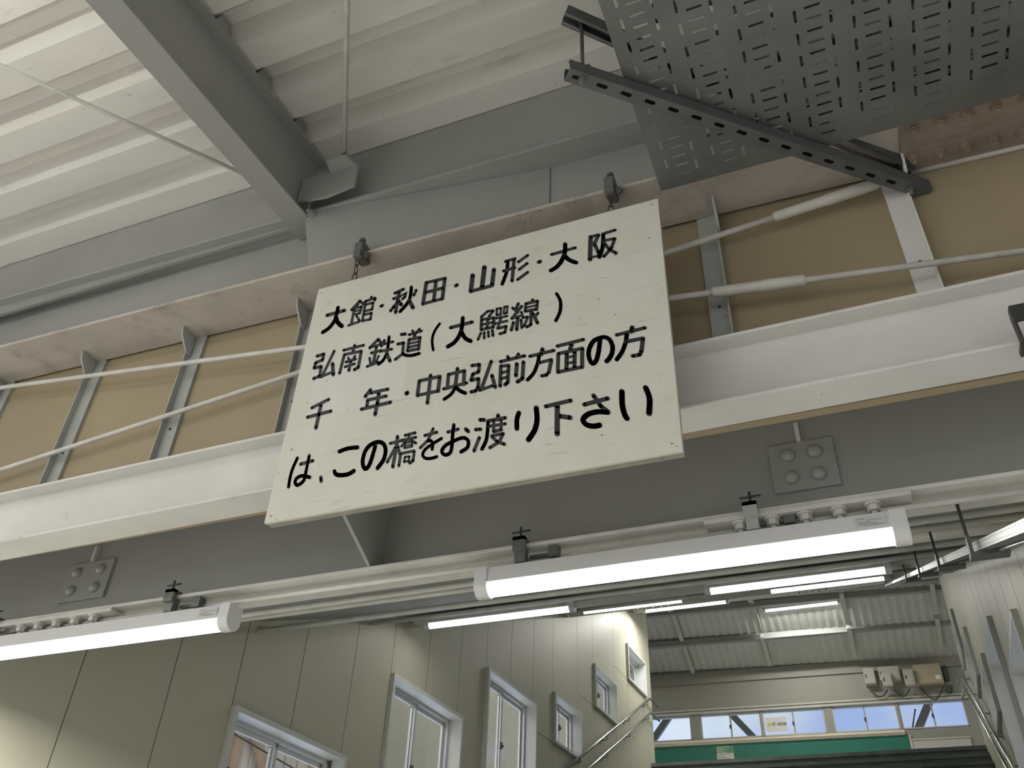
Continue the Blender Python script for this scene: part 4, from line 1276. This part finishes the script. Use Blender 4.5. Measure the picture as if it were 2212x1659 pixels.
# electrical boxes high on the far wall
for x0, x1, z0, z1, mt, lab in ((-0.04, 0.135, 5.02, 5.29, M_BOXGREY, 'pale switch box high on the far wall, leftmost of the row'),
                                (0.20, 0.53, 5.06, 5.295, M_BOXGREY, 'wide pale switch box high on the far wall, second of the row'),
                                (0.23, 0.385, 4.94, 5.16, M_BOXGREY, 'narrow pale box overlapping the second switch box on the far wall'),
                                (0.575, 0.735, 4.93, 5.20, M_BOXGREY, 'narrow pale box left of the tan cabinet on the far wall'),
                                (0.745, 1.17, 4.96, 5.29, M_BOXTAN, 'tan electrical cabinet high on the far wall, largest of the row')):
    dp, d0 = (0.14, 0.001) if mt is M_BOXTAN or x1 - x0 > 0.3 or x0 < 0 else (0.22, 0.15)
    if x0 == 0.595:
        dp, d0 = 0.12, 0.001
    eb = thing('electrical_box', lab, 'box', (x0, FY - 0.1, z0), 'electrical boxes on the far wall')
    MB().box(x0, x1, FY - dp, FY - d0, z0, z1).build('case', mt, eb, xf_far, 0.006)
    MB().box(x0 + 0.012, x1 - 0.012, FY - dp - 0.006, FY - dp + 0.001, z0 + 0.012, z1 - 0.012).build('door', mt, eb, xf_far, 0.003)
    if mt is M_BOXTAN:
        MB().box(x1 - 0.11, x1 - 0.03, FY - dp - 0.008, FY - dp - 0.005, z0 + 0.06, z0 + 0.13).build('label_plate', M_PAPERGREY, eb, xf_far)
    else:
        MB().box(x0 + 0.02, x0 + 0.032, FY - dp - 0.02, FY - dp - 0.005, (z0 + z1) / 2 - 0.03, (z0 + z1) / 2 + 0.03).build('latch', M_BLACKIRON, eb, xf_far)
for a, b, dz, r, lab in ((0.02, 0.28, 0.10, 0.012, 'black cable loop between the two leftmost switch boxes'), (0.38, 0.63, 0.12, 0.010, 'black cable loop under the wide switch box'),
                         (0.80, 1.14, 0.20, 0.012, 'long black cable loop under the tan cabinet'), (1.185, 1.26, 0.10, 0.030, 'thick black cable bundle under the right of the tan cabinet')):
    z0 = 4.92
    pts = [(a + (b - a) * t, FY - 0.07, z0 - dz * math.sin(math.pi * t)) for t in [k / 10 for k in range(11)]]
    tag(MB().tube(pts, r, 8).build('cable', M_CABLE, None, xf_far), lab, 'cable')
tag(MB().tube([(1.225, FY - 0.08, 5.0), (1.24, FY - 0.08, 5.15), (1.225, FY - 0.08, 5.24)], 0.04, 10).build('cable_riser', M_CABLE, None, xf_far), 'dark cable riser right of the tan cabinet', 'cable')

# purlins and rafters of the bridge roof
for yy, zz, h, lab in ((15.05, 5.70, 0.10, 'long dark purlin across the middle of the bridge roof'), (14.30, 5.98, 0.10, 'long purlin under the ridge of the bridge roof'), (13.5, 5.80, 0.08, 'purlin on the near slope of the bridge roof')):
    tag(MB().box(-9, 6, yy - 0.05, yy + 0.05, zz, zz + h).build('roof_purlin', M_CEIL, None, xf_far), lab, 'purlin')
for i, (x, lab) in enumerate(((-2.92, 'pale bridge roof rafter nearest the left wall end'), (-1.55, 'pale bridge roof rafter, second from the left'), (-0.12, 'pale bridge roof rafter, third from the left'), (1.25, 'pale bridge roof rafter above the electrical boxes'))):
    m = MB()
    for ya, za, yb, zb in ((15.78, 5.50, 15.10, 5.775), (15.0, 5.815, 14.36, 6.075), (14.24, 6.055, 13.0, 5.755)):
        m.hexa([(x - .035, ya, za - .06), (x + .035, ya, za - .06), (x + .035, yb, zb - .06), (x - .035, yb, zb - .06), (x - .035, ya, za), (x + .035, ya, za), (x + .035, yb, zb), (x - .035, yb, zb)])
    tag(m.build('bridge_rafter', M_TRIM), lab, 'rafter')

# outside the far windows: diagonal truss members and a railing
for (xa, za), (xb, zb), r, lab in (((-4.2, 3.95), (-3.35, 5.0), 0.055, 'diagonal steel brace outside the leftmost far window'), ((-2.55, 5.0), (-1.70, 3.95), 0.055, 'diagonal steel brace outside the second far window'),
                               ((0.36, 3.95), (1.05, 5.05), 0.06, 'diagonal steel brace outside the rightmost far window')):
    d = Vector((xb - xa, 0, zb - za)).normalized()
    nn = Vector((-d.z, 0, d.x)) * r
    a, b = Vector((xa, FY + 0.30, za)), Vector((xb, FY + 0.30, zb))
    m = MB().prism([tuple(a - nn), tuple(b - nn), tuple(b + nn), tuple(a + nn)], (0, 0.08, 0))
    tag(m.build('truss_brace', M_FARWALL, None, xf_far), lab, 'brace')
rl = thing('railing', 'thin railing outside the rightmost far window', 'railing', (0.5, FY + 0.6, 4.3))
MB().box(0.45, 2.2, FY + 0.60, FY + 0.63, 4.40, 4.43).build('rail', M_STUD, rl, xf_far)
for x in (0.75, 1.15, 1.55):
    MB().box(x, x + 0.025, FY + 0.60, FY + 0.63, 4.0, 4.40).build('post', M_STUD, rl, xf_far)
MB().tube([(0.33, FY + 0.5, 4.2), (0.55, FY + 0.5, 4.45), (0.66, FY + 0.5, 4.75)], 0.012, 8).build('stay', M_CABLE, rl, xf_far)

# ================================================================== weathered wooden building outside the left windows
wbx = -8.5
wd = thing('wooden_building', 'weathered board-clad building seen through the left windows', 'building', (wbx, 10, 0))
m = MB()
yy = 3.0
while yy < 24:
    w = random.choice((0.24, 0.28, 0.30, 0.33))
    m.box(wbx - 0.03 - random.random() * 0.012, wbx + random.random() * 0.012, yy, yy + w - 0.03, -1.6, 5.05)
    yy += w
m.build('plank_wall', M_PLANK, wd)
MB().box(wbx - 0.10, wbx - 0.05, 3, 24, -1.6, 5.0).build('backing', M_GAP, wd)
for z in (4.85, 3.75, 2.6, 1.4):
    MB().box(wbx + 0.014, wbx + 0.075, 3, 24, z, z + 0.14).build('rail', M_PLANK, wd)
for k in range(9):
    y0 = 6.2 + 2.05 * k
    MB().box(wbx + 0.014, wbx + 0.14, y0, y0 + 0.19, -1.6, 5.0).build('post', M_TIMBER, wd)
for k in range(4):
    y0 = 6.39 + 4.1 * k
    for s in (0, 1):
        a, c = (y0, y0 + 1.86) if s == 0 else (y0 + 3.91, y0 + 2.05)
        m = MB().prism([(wbx + 0.08, a, 3.75), (wbx + 0.08, a, 3.55), (wbx + 0.08, c, 1.6), (wbx + 0.08, c, 1.8)], (0.08, 0, 0))
        m.build('brace', M_TIMBER, wd)
MB().box(wbx - 0.5, wbx + 0.20, 3, 24, 5.05, 5.25).build('eave', M_SNOWROOF, wd)
m = MB().box(4.6, 4.8, -14, 2.0, -1.6, 1.0).box(-2.6, 4.8, -6.2, -6.0, -1.6, 2.25)  # unseen walls, added to keep sky light off the right and back
struct('wall_sky_block', m, M_SKYBLOCK)
for i, (z0, z1) in enumerate(((1.95, 1.55), (1.62, 1.30), (2.25, 1.75))):
    tag(MB().tube([(-5.2, 3.0, z0), (-5.2, 14, z1 - 0.2)], 0.008, 6).build('wire', M_CABLE), ('upper', 'middle', 'top')[i] + ' black wire outside the nearest left window', 'wire')
